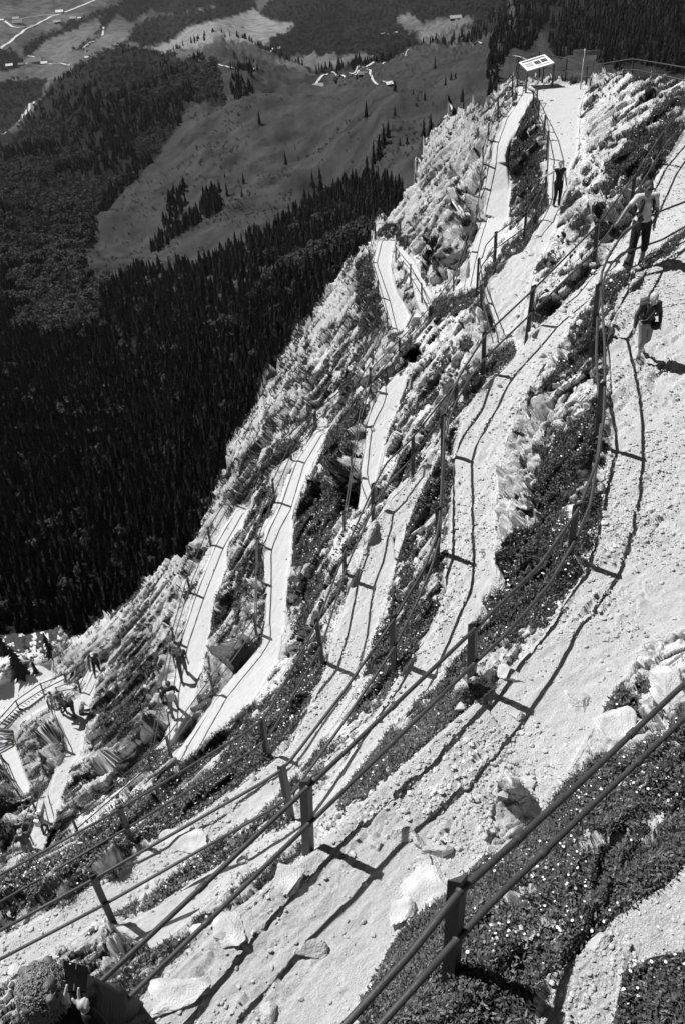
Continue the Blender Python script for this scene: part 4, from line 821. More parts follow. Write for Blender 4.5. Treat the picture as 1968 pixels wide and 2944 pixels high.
# tree shapes -------------------------------------------------
def conifer(seed, tiers, pts, wid=.17):
    r = np.random.default_rng(seed); V = []; F = []
    for k in range(tiers):
        f = k / tiers; z0 = .06 + .94 * f; z1 = min(z0 + 1.9 / tiers * (1 - .45 * f), 1.); rad = wid * (1 - f) ** .85 * r.uniform(.8, 1.15) + .008
        base = len(V); V.append((r.normal(0, .006), r.normal(0, .006), z1)); ph = r.uniform(0, 6)
        for j in range(pts * 2):
            a = ph + math.pi * j / pts; q = rad * (r.uniform(.8, 1.25) if j % 2 == 0 else r.uniform(.35, .6)); V.append((q * math.cos(a), q * math.sin(a), z0 - (.028 * r.uniform(.4, 1.6) if j % 2 == 0 else -.02)))
        for j in range(pts * 2): F.append((base, base + 1 + j, base + 1 + (j + 1) % (pts * 2)))
    return np.array(V), F
def broadleaf(seed, n, w=.34):
    r = np.random.default_rng(seed); V = []; F = []
    for k in range(n):     # clumps of leaf-spray triangles through the crown volume
        d = r.normal(0, 1, 3); d /= np.linalg.norm(d); q = r.uniform(.6, 1.0); c = np.array([d[0] * w * q, d[1] * w * q, .58 + d[2] * .4 * q])
        for s_ in range(2):
            u = r.normal(0, 1, 3) + d * .2; u /= np.linalg.norm(u); v = np.cross(u, d + r.normal(0, .5, 3)); v /= np.linalg.norm(v) + 1e-6; z = r.uniform(.08, .15)
            b0 = len(V); V += [c + u * z, c - u * z * .6 + v * z * .8, c - u * z * .6 - v * z * .8, c + d * z * .5]; F += [(b0, b0 + 1, b0 + 3), (b0 + 1, b0 + 2, b0 + 3), (b0 + 2, b0, b0 + 3)]
    return np.array(V), F
def trunkgeo(h=.2, r=.012):
    V = []; F = []
    for z, q in ((-.05, r * 1.4), (h, r), (.75, r * .4)):
        for j in range(5): V.append((q * math.cos(j * 1.2566), q * math.sin(j * 1.2566), z))
    for i in range(2):
        for j in range(5): a = i * 5 + j; b = i * 5 + (j + 1) % 5; F += [(a, b, b + 5), (a, b + 5, a + 5)]
    return np.array(V), F
FIR = gmat('spruce_needles', .015, .8, .45, .25, 0, 1, 0, .15); LEAF = gmat('beech_leaves', .040, .7, .45, .2, 0, 1, 0, .2); BARK = gmat('bark', .05, .9)
HI_F = [conifer(s_, 9 + s_ % 3, 6, (.17, .22, .26, .2, .15)[s_]) for s_ in range(5)]; LO_F = [conifer(20 + s_, 5, 4, (.2, .26, .3, .23, .18)[s_]) for s_ in range(5)]
HI_B = [broadleaf(40 + s_, 60, .33 + .04 * (s_ % 3)) for s_ in range(5)]; LO_B = [broadleaf(60 + s_, 24, .38) for s_ in range(5)]
def merged(name, protos, P, Hh, mat, label):
    VV = []; FF = []; off = 0
    for k, (v, f) in enumerate(protos):
        s_ = np.arange(k, len(P), len(protos)); f = np.array(f)
        if not len(s_): continue
        a = rng.uniform(0, 6.28, len(s_)); ca, sa = np.cos(a)[:, None], np.sin(a)[:, None]; w = rng.uniform(.8, 1.25, len(s_))[:, None]; h = Hh[s_][:, None]
        W = np.stack([(v[None, :, 0] * ca - v[None, :, 1] * sa) * h * w, (v[None, :, 0] * sa + v[None, :, 1] * ca) * h * w, v[None, :, 2] * h], -1) + P[s_][:, None]
        VV.append(W.reshape(-1, 3)); FF.append((f[None] + (off + np.arange(len(s_)) * len(v))[:, None, None]).reshape(-1, 3)); off += len(s_) * len(v)
    if not VV: return
    o = mesh_np(name, np.concatenate(VV), np.concatenate(FF), [mat], False); tag(o, label, None, None, 'stuff'); return o

TP = {'fir': [], 'leaf': []}
for poly, kind in FOREST:
    P = np.array(poly); x0, y0 = P.min(0); x1, y1 = P.max(0); y0 = max(y0, -60); x0 = max(x0, -130)
    area = (x1 - x0) * (y1 - y0); n = int(area / 5); X = rng.uniform(x0, x1, n); Y = rng.uniform(y0, y1, n); m = pip(X, Y, poly)
    for c_ in CLEAR: m &= ~pip(X, Y, c_)
    X, Y = X[m], Y[m]; d_ = bg_depth(X, Y); sp = np.maximum(2.5, d_ * .0042) * .92            # metres between trees
    pr = 5 / np.maximum((FL / d_ * sp) ** 2 * .55, 1e-3); kp = rng.random(len(X)) < pr; X, Y, d_ = X[kp], Y[kp], d_[kp]
    if kind == 'mix':
        q = bgpt(X, Y); nz = fbm(q * .006, 3, 301); lf = nz + np.where((X < 300) & (Y > 350) & (Y < 1050), .16, -.06) - np.clip((Y - 950) / 400, 0, .4) + np.clip((330 - Y) / 500, 0, .3) > .53 
        lf |= rng.random(len(X)) < .04
    else: lf = np.full(len(X), kind == 'leaf')
    hh = rng.uniform(.5, 1.2, len(X)) * np.where(lf, 15, 21) * np.clip(d_ / 700, .42, 1.) * np.where(d_ > 2600, np.clip(d_ / 3300, 1, 1.2), 1)
    for kk, mm in (('fir', ~lf), ('leaf', lf)): TP[kk].append(np.concatenate([bgpt(X[mm], Y[mm]), hh[mm][:, None], d_[mm][:, None], X[mm][:, None], Y[mm][:, None]], 1))
TREE_N = 0
def single(name, hi, mat, label, cat, group, P, h, seed):
    global TREE_N
    me = MEC.get(seed)
    root = bpy.data.objects.new(name, me[0]); COL.objects.link(root); root.location = P; root.scale = (h * .95, h * .95, h); root.rotation_euler = (0, 0, (TREE_N * 2.4) % 6.28); TREE_N += 1
    tag(root, label, cat, group); return root
def proto_mesh(name, geo, mat):
    v, f = geo; tv, tf = trunkgeo(); me = bpy.data.meshes.new(name); me.from_pydata([tuple(q) for q in v] + [tuple(q) for q in tv], [], [tuple(q) for q in f] + [tuple(i + len(v) for i in q) for q in tf]); me.materials.append(mat); me.materials.append(BARK)
    me.polygons.foreach_set('material_index', [0] * len(f) + [1] * len(tf)); me.update(); return me
MEC = {}
for i in range(5): MEC['f%d' % i] = (proto_mesh('spruce', HI_F[i], FIR),); MEC['b%d' % i] = (proto_mesh('broadleaf', HI_B[i], LEAF),)
for kk, hi, lo, mat, nm, lab, grp, slab in (('fir', HI_F, LO_F, FIR, 'spruce_tree', 'dark spruce in the dense forest on the slope below the crag', 'spruces of the forest below the crag', 'dense spruce forest covering the slopes below the crag'),
                                      ('leaf', HI_B, LO_B, LEAF, 'broadleaf_tree', 'round-crowned broadleaf tree in the mixed forest left of the pasture', 'broadleaf trees of the mixed forest', 'broadleaf woods on the hill and in the valley')):
    T = np.concatenate(TP[kk]); vis = ~pip(T[:, 5], T[:, 6] - 6, BOUND) & (T[:, 5] > 5) & (T[:, 5] < SW - 5) & (T[:, 6] > 20)
    size = T[:, 3] / T[:, 4] * vis; o_ = np.argsort(-size); top = o_[:300]; rest = o_[300:]
    def zlab(k):
        x_, y_, h_ = T[k, 5], T[k, 6], T[k, 3]
        zx = 'at the left picture edge' if x_ < 160 else 'left of centre' if x_ < 420 else 'right beside the crag' if x_ > np.interp(y_, [500, 900, 1300, 1800], [850, 700, 480, 160]) else 'in the middle of the slope'
        zy = 'high up' if y_ < 500 else 'upper' if y_ < 850 else 'halfway down' if y_ < 1200 else 'lower' if y_ < 1550 else 'lowest'
        sz = 'tall' if h_ > np.median(T[top, 3]) * 1.12 else 'short' if h_ < np.median(T[top, 3]) * .88 else 'medium'
        return '%s %s in the forest, %s part, %s' % (sz, 'dark spruce' if kk == 'fir' else 'round broadleaf tree', zy, zx)
    for j, k in enumerate(top): single(nm, None, None, zlab(k), 'tree', grp, T[k, :3], T[k, 3], ('f' if kk == 'fir' else 'b') + str(j % 5))
    R_ = T[rest]; nearr = R_[:, 4] < 1500
    VVn = [(hi, R_[nearr], 'near'), (lo, R_[~nearr], 'far')]
    merged('forest' if kk == 'fir' else 'woodland', hi, R_[nearr, :3], R_[nearr, 3], mat, slab)
    merged('distant_forest' if kk == 'fir' else 'distant_woodland', lo, R_[~nearr, :3], R_[~nearr, 3], mat, slab.replace('dense', 'distant').replace('broadleaf woods', 'distant broadleaf woods'))
    print('trees', kk, len(T))
# lone spruces on the pasture
LONE = [('c2', [(635,770,150,'big lone spruce in the middle of the pasture, straight below the chalets'),(890,745,85,'small lone spruce on the pasture right of the big lone one'),(1055,512,55,'tiny spruce right of the white-roofed chalet'),(1160,600,80,'slim spruce between the white-roofed chalet and the crag'),
   (1250,370,110,'broad spruce high on the pasture, above the group of three'),(1345,485,90,'leftmost spruce of the group of three high on the pasture'),(1395,450,90,'middle spruce of the group of three high on the pasture'),(1435,430,85,'rightmost spruce of the group of three high on the pasture'),
   (1500,530,130,'bushy spruce on the pasture just right of the group of three'),(1510,645,90,'narrow spruce standing directly over the top of the crag'),(1150,870,170,'left spruce of the pair touching the crag'),(1210,890,220,'tallest spruce of the pair touching the crag'),
   (890,560,95,'dark spruce beside the white-roofed chalet'),(550,460,75,'dark spruce beside the large flat-roofed chalet'),(150,1330,150,'left spruce of the dark clump low on the pasture'),(220,1330,240,'tallest spruce of the dark clump low on the pasture'),
   (830,1000,150,'uppermost spruce of the row running down the pasture'),(790,1080,180,'second spruce from the top of the row running down the pasture'),(750,1150,220,'third spruce from the top of the row running down the pasture'),(700,1180,200,'fourth spruce from the top of the row running down the pasture'),(640,1250,180,'lowest spruce of the row running down the pasture'),
   (935,1000,80,'short spruce just right of the row on the pasture'),(1000,960,80,'thin spruce between the row and the crag')]),
  ('c1', [(1190,575,60,'lone spruce left of the pasture centre above the terraced turf'),(1350,650,25,'very small spruce right of the terraced turf'),(1310,760,60,'dead-topped spruce beside the shallow gully'),(1035,845,45,'small spruce over the gully bushes'),(1010,910,60,'rounded spruce over the gully bushes'),
   (1120,870,50,'leaning spruce right of the gully bushes'),(800,970,80,'dark spruce at the head of the lower gully'),(835,900,45,'small spruce above the head of the lower gully'),(1115,955,40,'little spruce on the lower pasture right of the gully')]),
  ('ch', [(690,310,100,'spruce on the skyline meadow at the edge of the right-hand forest'),(705,440,120,'spruce just above the crag at the end of the ledge path'),(725,290,60,'short spruce beside the skyline meadow edge'),(240,440,40,'dark little spruce right of the white-roofed chalet')])]
k_ = 0
for tg, L_ in LONE:
    for x, yb, h, lab in L_:
        (X, Y), = {'c2': c2, 'c1': c1, 'ch': ch}[tg]([(x, yb)]); sc_ = {'c2': 1 / 3.136, 'c1': 1 / 1.5935, 'ch': .6276}[tg]
        p = bgpt(X, Y)[0]; d_ = p @ CF; e = math.asin(-p[2] / np.linalg.norm(p)); H_ = h * sc_ * d_ / FL / max(math.cos(e), .5)
        single('lone_spruce', None, None, lab, 'tree', None, p, H_, 'f%d' % (k_ % 5)); k_ += 1
p = bgpt(*c2([(360, 470)])[0])[0]; single('lone_broadleaf', None, None, 'round broadleaf tree between the first two chalets on the saddle', 'tree', None, p, 85 / 3.136 * (p @ CF) / FL, 'b0')
# the small spruce beside the pale scree at the lower left
for X, Y, H_, lab in ((62,1945,3.4,'small spruce beside the pale scree at the lower left'),(150,1890,2.6,'low dark spruce right of the scree spruce'),(20,1885,3.,'dark spruce at the left picture edge above the scree'),(105,1935,1.6,'stunted spruce between the scree and the stairs')):
    single('scree_spruce', None, None, lab, 'tree', None, ground(X, Y) - np.array([0, 0, .1]), H_, 'f%d' % (int(X) % 5))

# scattered bushes on the pasture
n = 5200; X = rng.uniform(180, 1250, n); Y = rng.uniform(100, 860, n); m = np.zeros(n, bool)
for g in PASTURE: m |= pip(X, Y, g)
for f_, _ in FOREST: m &= ~pip(X, Y, f_)
q = bgpt(X, Y); m &= (fbm(q * .012, 4, 401) > .56) | (rng.random(n) < .04); X, Y, q = X[m], Y[m], q[m]
hb = rng.uniform(1.5, 6.5, len(X)); merged('shrubs', LO_B, q - np.array([0, 0, .5]) * 1, hb, LEAF, 'low bushes dotted over the alpine pasture')

# roads in the valley and on the pasture
ROADM = gmat('pale_road', .42, .9, .1, .05)
def road(pts, w, label):
    pts = np.array(pts, float); out = []
    for i in range(len(pts) - 1):
        n = max(2, int(np.hypot(*(pts[i + 1] - pts[i])) / 4))
        for k in range(n): out.append(pts[i] + (pts[i + 1] - pts[i]) * k / n)
    out.append(pts[-1]); out = np.array(out); C_ = bgpt(out[:, 0], out[:, 1]) + np.array([0, 0, 1.2]); T = np.gradient(C_, axis=0); T[:, 2] = 0; T /= np.linalg.norm(T, axis=1)[:, None] + 1e-9
    S_ = np.stack([T[:, 1], -T[:, 0], T[:, 2] * 0], 1) * w / 2; VV = np.concatenate([C_ + S_, C_ - S_]); n = len(C_); k = np.arange(n - 1)
    o = mesh_np('road', VV, np.stack([k, k + 1, n + k + 1, n + k], 1), [ROADM], True); tag(o, label, kind='structure')
road(c1([(0,230),(40,200),(130,130),(230,80),(300,55),(380,25),(440,0)]), 16, 'pale main road crossing the valley fields')
road(c1([(20,95),(60,125),(90,130),(180,110)]), 14, 'farm road'); road(c1([(90,85),(170,75),(250,65)]), 7, 'lane'); road(c1([(130,260),(160,270),(150,285)]), 9, 'lane'); road(c1([(120,300),(200,292),(260,293),(330,290)]), 9, 'lane')
road(c1([(0,620),(60,570),(110,520),(200,445)]), 14, 'pale road below the left hill'); road(c1([(385,230),(410,205),(430,195)]), 16, 'lane'); road(c1([(470,170),(475,125)]), 10, 'lane'); road(c1([(1225,250),(1280,215)]), 10, 'lane')
road(c1([(1000,335),(1060,340),(1120,350),(1210,350)]), 4, 'path'); road(c2([(130,455),(250,435),(330,430),(430,415),(560,380),(700,320),(800,285)]), 6, 'track along the saddle'); road(c2([(430,415),(470,432),(540,432),(570,405),(650,395),(672,400),(668,440),(720,480),(800,500)]), 4.5, 'track to the white-roofed chalet')
road(c2([(900,230),(1010,180)]), 4, 'track'); road(ch([(170,170),(270,148)]), 10, 'lane'); road(ch([(525,210),(545,225),(640,230)]), 4, 'path'); road(ch([(780,240),(860,250),(960,290)]), 3, 'path')
# chalets and farms
RL = gmat('pale_shingle_roof', .3, .8, .15, 2.); RD = gmat('dark_timber_wall', .03, .9, .3, 1.); RW = gmat('white_wall', .6, .8, .1, 1.); RG = gmat('grey_roof', .14, .8, .2, 1.); WN = gmat('window_dark', .02, .3)
def house(tg, x, y, wpx, ang, label, roof, wall, asp=1.5, name='chalet'):
    (X, Y), = {'c2': c2, 'c1': c1, 'ch': ch}[tg]([(x, y)]); sc_ = {'c2': 1 / 3.136, 'c1': 1 / 1.5935, 'ch': .6276}[tg]
    p = bgpt(X, Y)[0]; L_ = wpx * sc_ * (p @ CF) / FL; W_ = L_ / asp; H_ = W_ * .38; rr = W_ * .28
    root = empty(name, p, R(ang)); tag(root, label, 'chalet' if name == 'chalet' else 'farmhouse')
    m = MB(); m.box((0, 0, H_ / 2 - 1), (L_, W_, H_ + 2)); m.add([(-L_ / 2, -W_ / 2, H_), (-L_ / 2, W_ / 2, H_), (-L_ / 2, 0, H_ + rr), (L_ / 2, -W_ / 2, H_), (L_ / 2, W_ / 2, H_), (L_ / 2, 0, H_ + rr)], [(0, 1, 2), (3, 5, 4)]); m.build('wall', wall, root, smooth=False)
    m = MB(); o_ = .08 * L_
    for s_ in (-1, 1):
        V_ = [(-L_ / 2 - o_, 0, H_ + rr + .1), (L_ / 2 + o_, 0, H_ + rr + .1), (L_ / 2 + o_, s_ * (W_ / 2 + o_), H_ - rr * .3), (-L_ / 2 - o_, s_ * (W_ / 2 + o_), H_ - rr * .3)]
        m.add(V_ + [(a, b, c + .4) for a, b, c in V_], [(0, 1, 2, 3), (7, 6, 5, 4), (0, 4, 5, 1), (1, 5, 6, 2), (2, 6, 7, 3), (3, 7, 4, 0)])
    m.build('roof', roof, root, smooth=False)
    for k in (-.28, 0, .28):
        m = MB(); m.box((k * L_, -W_ / 2 - .05, H_ * .5), (L_ * .1, .15, H_ * .35)); m.build('window', WN, root, smooth=False)
house('c2', 200, 470, 85, 12, 'low chalet with a pale roof, first from the left on the saddle', RL, RD); house('c2', 400, 440, 45, 10, 'little hut half hidden by the round tree on the saddle', RG, RD); house('c2', 605, 440, 75, -8, 'wide chalet with a grey roof beside a dark spruce on the saddle', RG, RD); house('c2', 835, 530, 60, 25, 'small chalet with the brightest white roof at the end of the track', gmat('white_roof', .75, .6), RD, 1.2)
for i, (x, y, w, a_, rf, lb) in enumerate([(45,303,28,10,RW,'white farmhouse at the left picture edge in the valley'),(100,305,22,5,RG,'small grey farm building second from the left in the lower hamlet'),(160,292,55,20,RG,'long dark barn in the middle of the lower hamlet'),(205,295,26,5,RW,'bright gabled house right of the long barn'),(325,290,16,0,RW,'tiny white house at the right end of the hamlet lane'),
        (75,90,26,5,RL,'farmhouse left of the main road in the upper hamlet'),(85,108,40,0,RG,'grey-roofed farm below the upper hamlet lane'),(265,105,28,10,RL,'pale farmhouse right of the main road'),(335,88,24,8,RL,'farm building at the right end of the upper hamlet'),(10,95,18,0,RW,'white house cut by the left picture edge'),(405,240,26,30,RG,'house hidden among trees left of the round field'),(400,265,18,10,RW,'white hut below the house among trees'),(275,60,30,5,RW,'white building where the lane meets the main road'),(365,85,14,0,RW,'little white shed beside the right upper farm'),(1110,125,18,0,RG,'hay barn standing alone in the bright field')]):
    house('c1', x, y, w * 1.0, a_, lb, rf, RW if rf is RG else RD if rf is RL else RW, 1.4, 'farmhouse')
house('ch', 515, 105, 48, 5, 'long farmhouse in the clearing behind the skyline meadow', RL, RD, 1.8, 'farmhouse')

# ------------------------------------------------------------------ PEOPLE
SKIN = gmat('skin', .42, .5, .08, 20., .1, 200., 0, .3); SKIND = gmat('tanned_skin', .19, .5, .1, 20., 0, 1, 0, .3)
HAIRF = gmat('fair_hair', .5, .6, .25, 60., .4, 120.); HAIRD = gmat('dark_hair', .05, .6, .3, 60., .3, 120.); HAIRM = gmat('mid_hair', .17, .6, .35, 60., .3, 120.)
CL = {v: gmat('cloth_%d' % int(v * 1000), v, .9, .2, 14., .6, 25.) for v in (.015, .04, .08, .14, .22, .35, .5, .6, .8)}
def person(foot, H, face, label, J={}, top=.14, top_sleeve='short', legs=.04, legs_len='long', shoes=.04, hair=HAIRD, skin=SKIN, pack=None, hat=None, vox=.02, group=None, root_rot=None, straps=None, extra=None, fem=False):
    """face: degrees, 0 = facing the camera side (-Y), positive turns to the viewer's right"""
    s = H / 1.75
    root = empty('person', foot if isinstance(foot, Vector) else Vector(ground(*foot)), R(180 + face)); tag(root, label, 'person', group)
    B = dict(pel=(0, 0, .95), wai=(0, .01, 1.1), che=(0, 0, 1.3), nek=(0, .01, 1.46), hed=(0, .03, 1.63), shR=(.18, 0, 1.41), shL=(-.18, 0, 1.41), elR=(.23, -.02, 1.13), elL=(-.23, -.02, 1.13), haR=(.24, .06, .88), haL=(-.24, .06, .88),
             hiR=(.09, 0, .92), hiL=(-.09, 0, .92), knR=(.10, .03, .5), knL=(-.10, .03, .5), anR=(.10, -.02, .09), anL=(-.10, -.02, .09))
    B.update(J); P = {k: Vector(v) * s for k, v in B.items()}
    w = .92 if fem else 1.
    def limb(m, a, b, ra, rb, g=0.): m.cap(P[a], P[b], (ra + g) * s, (rb + g) * s, 12)
    body = MB()
    def torso(m, g=0.):
        for k, (q, rx, ry) in enumerate((('pel', .155, .105), ('wai', .135, .1), ('che', .165, .115))): m.ball(P[q], ((rx * w + g) * s, (ry + g) * s, (.13 + g) * s), 14, 9)
        m.cap(P['pel'] * .5 + P['wai'] * .5, P['che'], (.11 + g) * s, (.115 + g) * s, 14); limb(m, 'shR', 'shL', .06, .06, g)
    torso(body); body.cap(P['nek'] - Vector((0, 0, .05)) * s, P['hed'] - Vector((0, .01, .05)) * s, .058 * s, .052 * s)
    hd = P['hed']; body.ball(hd, (.078 * s, .098 * s, .118 * s), 16, 12); body.ball(hd + Vector((0, .04, -.06)) * s, (.055 * s, .06 * s, .055 * s), 12, 8)
    body.cap(hd + Vector((0, .09, .01)) * s, hd + Vector((0, .118, -.022)) * s, .012 * s, .018 * s, 8)
    for q in (1, -1): body.ball(hd + Vector((q * .08, -.005, -.01)) * s, (.012 * s, .022 * s, .034 * s), 8, 6); body.ball(hd + Vector((q * .032, .083, .028)) * s, (.02 * s, .014 * s, .008 * s), 8, 6)
    for q in 'RL':
        limb(body, 'sh' + q, 'el' + q, .05, .04); limb(body, 'el' + q, 'ha' + q, .038, .026); limb(body, 'hi' + q, 'kn' + q, .085, .058); limb(body, 'kn' + q, 'an' + q, .056, .036)
        d = (P['ha' + q] - P['el' + q]).normalized(); sd = d.cross(Vector((0, 1, 0))).normalized(); h0 = P['ha' + q]; pm = h0 + d * .05 * s
        body.ball(pm, (.03 * s, .03 * s, .045 * s), 10, 7, d.to_track_quat('Z', 'Y').to_matrix())
        for i in range(4):
            o = sd * (i - 1.5) * .017 * s; L_ = (.07, .078, .074, .06)[i] * s; k1 = pm + d * .03 * s + o; k2 = k1 + d * L_ * .5; k3 = k2 + (d * .7 + Vector((0, .6, -.2))).normalized() * L_ * .45
            body.cap(k1, k2, .0095 * s, .009 * s, 7); body.cap(k2, k3, .009 * s, .0075 * s, 7)
        body.cap(h0 + d * .02 * s - sd * .02 * s, h0 + d * .06 * s - sd * .052 * s, .011 * s, .009 * s, 7)
    body.build('body', skin, root, remesh=vox * .55 * s)
    m = MB(); torso(m, .013)
    for q in 'RL':
        e = P['sh' + q] + (P['el' + q] - P['sh' + q]) * (.62 if top_sleeve == 'short' else 1.)
        if top_sleeve != 'none':
            m.cap(P['sh' + q], e, .058 * s, .052 * s)
            if top_sleeve == 'long': m.cap(P['el' + q], P['el' + q] + (P['ha' + q] - P['el' + q]) * .93, .052 * s, .041 * s)
    m.cap(P['nek'] - Vector((0, 0, .09)) * s, P['nek'] - Vector((0, 0, .035)) * s, .08 * s, .068 * s)
    m.build('shirt', CL[top], root, remesh=vox * .7 * s)
    m = MB(); m.ball(P['pel'] - Vector((0, 0, .02)) * s, (.172 * s * (1.04 if fem else 1), .125 * s, .12 * s), 14, 9)
    for q in 'RL':
        m.cap(P['hi' + q], P['kn' + q], .1 * s, .074 * s)
        if legs_len == 'long': m.cap(P['kn' + q], P['kn' + q] + (P['an' + q] - P['kn' + q]) * .95, .07 * s, .054 * s)
        elif legs_len == 'knee': m.cap(P['kn' + q], P['kn' + q] + (P['an' + q] - P['kn' + q]) * .25, .074 * s, .07 * s)
    m.build('trousers', CL[legs], root, remesh=vox * .7 * s)
    for q in 'RL':
        m = MB(); a = P['an' + q]; m.cap(a + Vector((0, -.03, -.045)) * s, a + Vector((0, .15, -.055)) * s, .045 * s, .04 * s); m.cap(a, a + Vector((0, 0, .06)) * s, .05 * s, .048 * s); m.build('shoe', CL[shoes], root, remesh=vox * .6 * s)
        m = MB(); m.cap(a + Vector((0, 0, .05)) * s, a + Vector((0, 0, .09)) * s, .046 * s, .045 * s); m.build('sock', CL[.22], root)
    if hair:
        m = MB(); m.ball(hd + Vector((0, -.018, .03)) * s, (.09 * s, .1 * s, .108 * s), 16, 12); m.ball(hd + Vector((0, -.05, -.03)) * s, (.078 * s, .062 * s, .085 * s), 12, 8)
        if fem: m.cap(hd + Vector((0, -.09, .03)) * s, hd + Vector((0, -.13, -.12)) * s, .035 * s, .02 * s)
        m.build('hair', hair, root, remesh=vox * .5 * s)
    if hat is not None:
        m = MB(); m.ball(hd + Vector((0, -.005, .045)) * s, (.1 * s, .112 * s, .09 * s), 16, 10); m.ball(hd + Vector((0, .1, .035)) * s, (.07 * s, .075 * s, .012 * s), 12, 6); m.build('cap', CL[hat], root)
    if pack is not None:
        c0 = (P['che'] + P['wai']) / 2; m = MB(); bk = Vector((0, -.2, .03)) * s; m.ball(c0 + bk, (.15 * s, .1 * s, .25 * s), 14, 10); m.box(c0 + bk, (.26 * s, .15 * s, .4 * s)); m.ball(c0 + bk + Vector((0, -.08, -.08)) * s, (.1 * s, .05 * s, .1 * s)); m.build('backpack', CL[pack], root, remesh=.02 * s)
        for q in (1, -1):
            m = MB(); m.tube([P['che'] + Vector((q * .1, -.13, .02)) * s, P['che'] + Vector((q * .11, -.02, .16)) * s, P['che'] + Vector((q * .1, .125, .06)) * s, P['che'] + Vector((q * .12, .125, -.1)) * s, P['wai'] + Vector((q * .16, 0, 0)) * s], .027 * s, 8); m.build('strap', CL[.04], root)
    if extra: extra(root, P, s)
    return root
def toward(foot, px_, H=1.75, z=1.):
    """local joint that lies on the given picture point at the given depth"""
    return None
# walking child on the widest trail
def kid(root, P, s):
    m = MB(); m.ball(P['pel'] + Vector((-.13, .16, -.02)) * s, (.11 * s, .08 * s, .1 * s), 12, 8); m.box(P['pel'] + Vector((-.13, .2, -.02)) * s, (.15 * s, .06 * s, .12 * s)); m.build('hip_bag', CL[.015], root, remesh=.012)
    m = MB(); m.tube([P['che'] + Vector((-.14, .02, .13)) * s, P['che'] + Vector((-.02, .135, -.02)) * s, P['wai'] + Vector((.1, .13, 0)) * s, P['pel'] + Vector((.17, .02, .06)) * s], .013 * s, 6); m.build('strap', CL[.35], root)
    m = MB(); m.tube([P['pel'] + Vector((.16 * math.cos(a), .12 * math.sin(a), .07)) * s for a in [i * .5236 for i in range(13)]], .022 * s, 8, False); m.build('hip_belt', CL[.015], root)
person((1838, 1035), 1.27, 8, 'fair-haired child in a dark jacket and light shorts walking down the wide trail', dict(hed=(0, .13, 1.58), nek=(0, .05, 1.45), che=(0, .03, 1.3), shR=(.18, .03, 1.4), shL=(-.18, .03, 1.4), elR=(.29, .04, 1.16), elL=(-.28, -.02, 1.16), haR=(.34, .14, .94), haL=(-.3, .02, .9), knR=(.09, .1, .52), anR=(.08, .06, .09), knL=(-.1, -.02, .52), anL=(-.11, -.26, .2)),
       top=.04, top_sleeve='long', legs=.22, legs_len='knee', shoes=.14, hair=HAIRF, pack=.08, vox=.018, extra=kid)
# hiker holding the second railing
def glasses(root, P, s):
    m = MB(); [m.box(P['hed'] + Vector((q * .034, .102, .02)) * s, (.05 * s, .02 * s, .032 * s)) for q in (1, -1)]; m.build('sunglasses', CL[.015], root)
person((1822, 772), 1.78, 8, 'man with sunglasses, backpack and dark knee shorts holding the railing at the upper right', dict(hed=(.05, .12, 1.62), shR=(.18, .02, 1.42), elR=(.42, .16, 1.3), haR=(.62, .3, 1.14), elL=(-.25, .02, 1.13), haL=(-.12, .24, .98), knR=(.16, .1, .5), anR=(.2, .02, .14), knL=(-.12, .02, .5), anL=(-.14, -.06, .09)),
       top=.5, legs=.015, legs_len='knee', shoes=.015, hair=HAIRD, skin=SKIND, pack=.015, vox=.018, extra=glasses)
person((1597, 592), 1.68, 5, 'woman in black sleeveless top and leggings holding the railing by the rocky steps', dict(shR=(.17, 0, 1.4), elR=(.42, .05, 1.3), haR=(.66, .08, 1.2), elL=(-.24, 0, 1.15), haL=(-.25, .12, .95), knR=(.09, .08, .5)), top=.015, top_sleeve='none', legs=.015, shoes=.04, hair=HAIRM, vox=.024, fem=True)
person((531, 1948), 1.78, 20, 'walker in dark clothes with a backpack, farther of two on the ledge path', dict(hed=(0, .16, 1.56), che=(0, .08, 1.3), knR=(.12, .16, .52), anR=(.14, .2, .09), knL=(-.12, -.04, .5), anL=(-.14, -.22, .11)), top=.04, top_sleeve='short', legs=.08, legs_len='long', pack=.04, hair=HAIRD, skin=SKIND, vox=.026)
person((505, 2052), 1.78, 195, 'walker with a pale and black rucksack, nearer of two on the ledge path', dict(hed=(0, .1, 1.58), elR=(.26, .04, 1.13), haR=(.2, .26, 1.05), elL=(-.26, .04, 1.13), haL=(-.3, .22, 1.1), knR=(.12, .1, .52), anR=(.14, .16, .1), knL=(-.1, -.02, .5), anL=(-.12, -.16, .09)), top=.015, top_sleeve='long', legs=.14, pack=.35, hair=HAIRD, vox=.026)
sit = dict(pel=(0, 0, .5), wai=(0, .04, .68), che=(0, .12, .9), nek=(0, .17, 1.06), hed=(0, .24, 1.22), shR=(.18, .12, 1.0), shL=(-.18, .12, 1.0), elR=(.24, .3, .8), elL=(-.24, .3, .8), haR=(.12, .5, .75), haL=(-.12, .5, .75), hiR=(.09, .04, .5), hiL=(-.09, .04, .5), knR=(.14, .42, .52), knL=(-.14, .42, .52), anR=(.14, .44, .09), anL=(-.14, .44, .09))
G_ = 'people resting on the white platform'
person((186, 2050), 1.75, 30, 'man with a big grey rucksack standing left in the resting group on the platform', dict(hed=(0, .1, 1.6), elR=(.26, .1, 1.15), haR=(.1, .3, 1.1)), top=.22, legs=.04, pack=.22, vox=.03, group=G_)
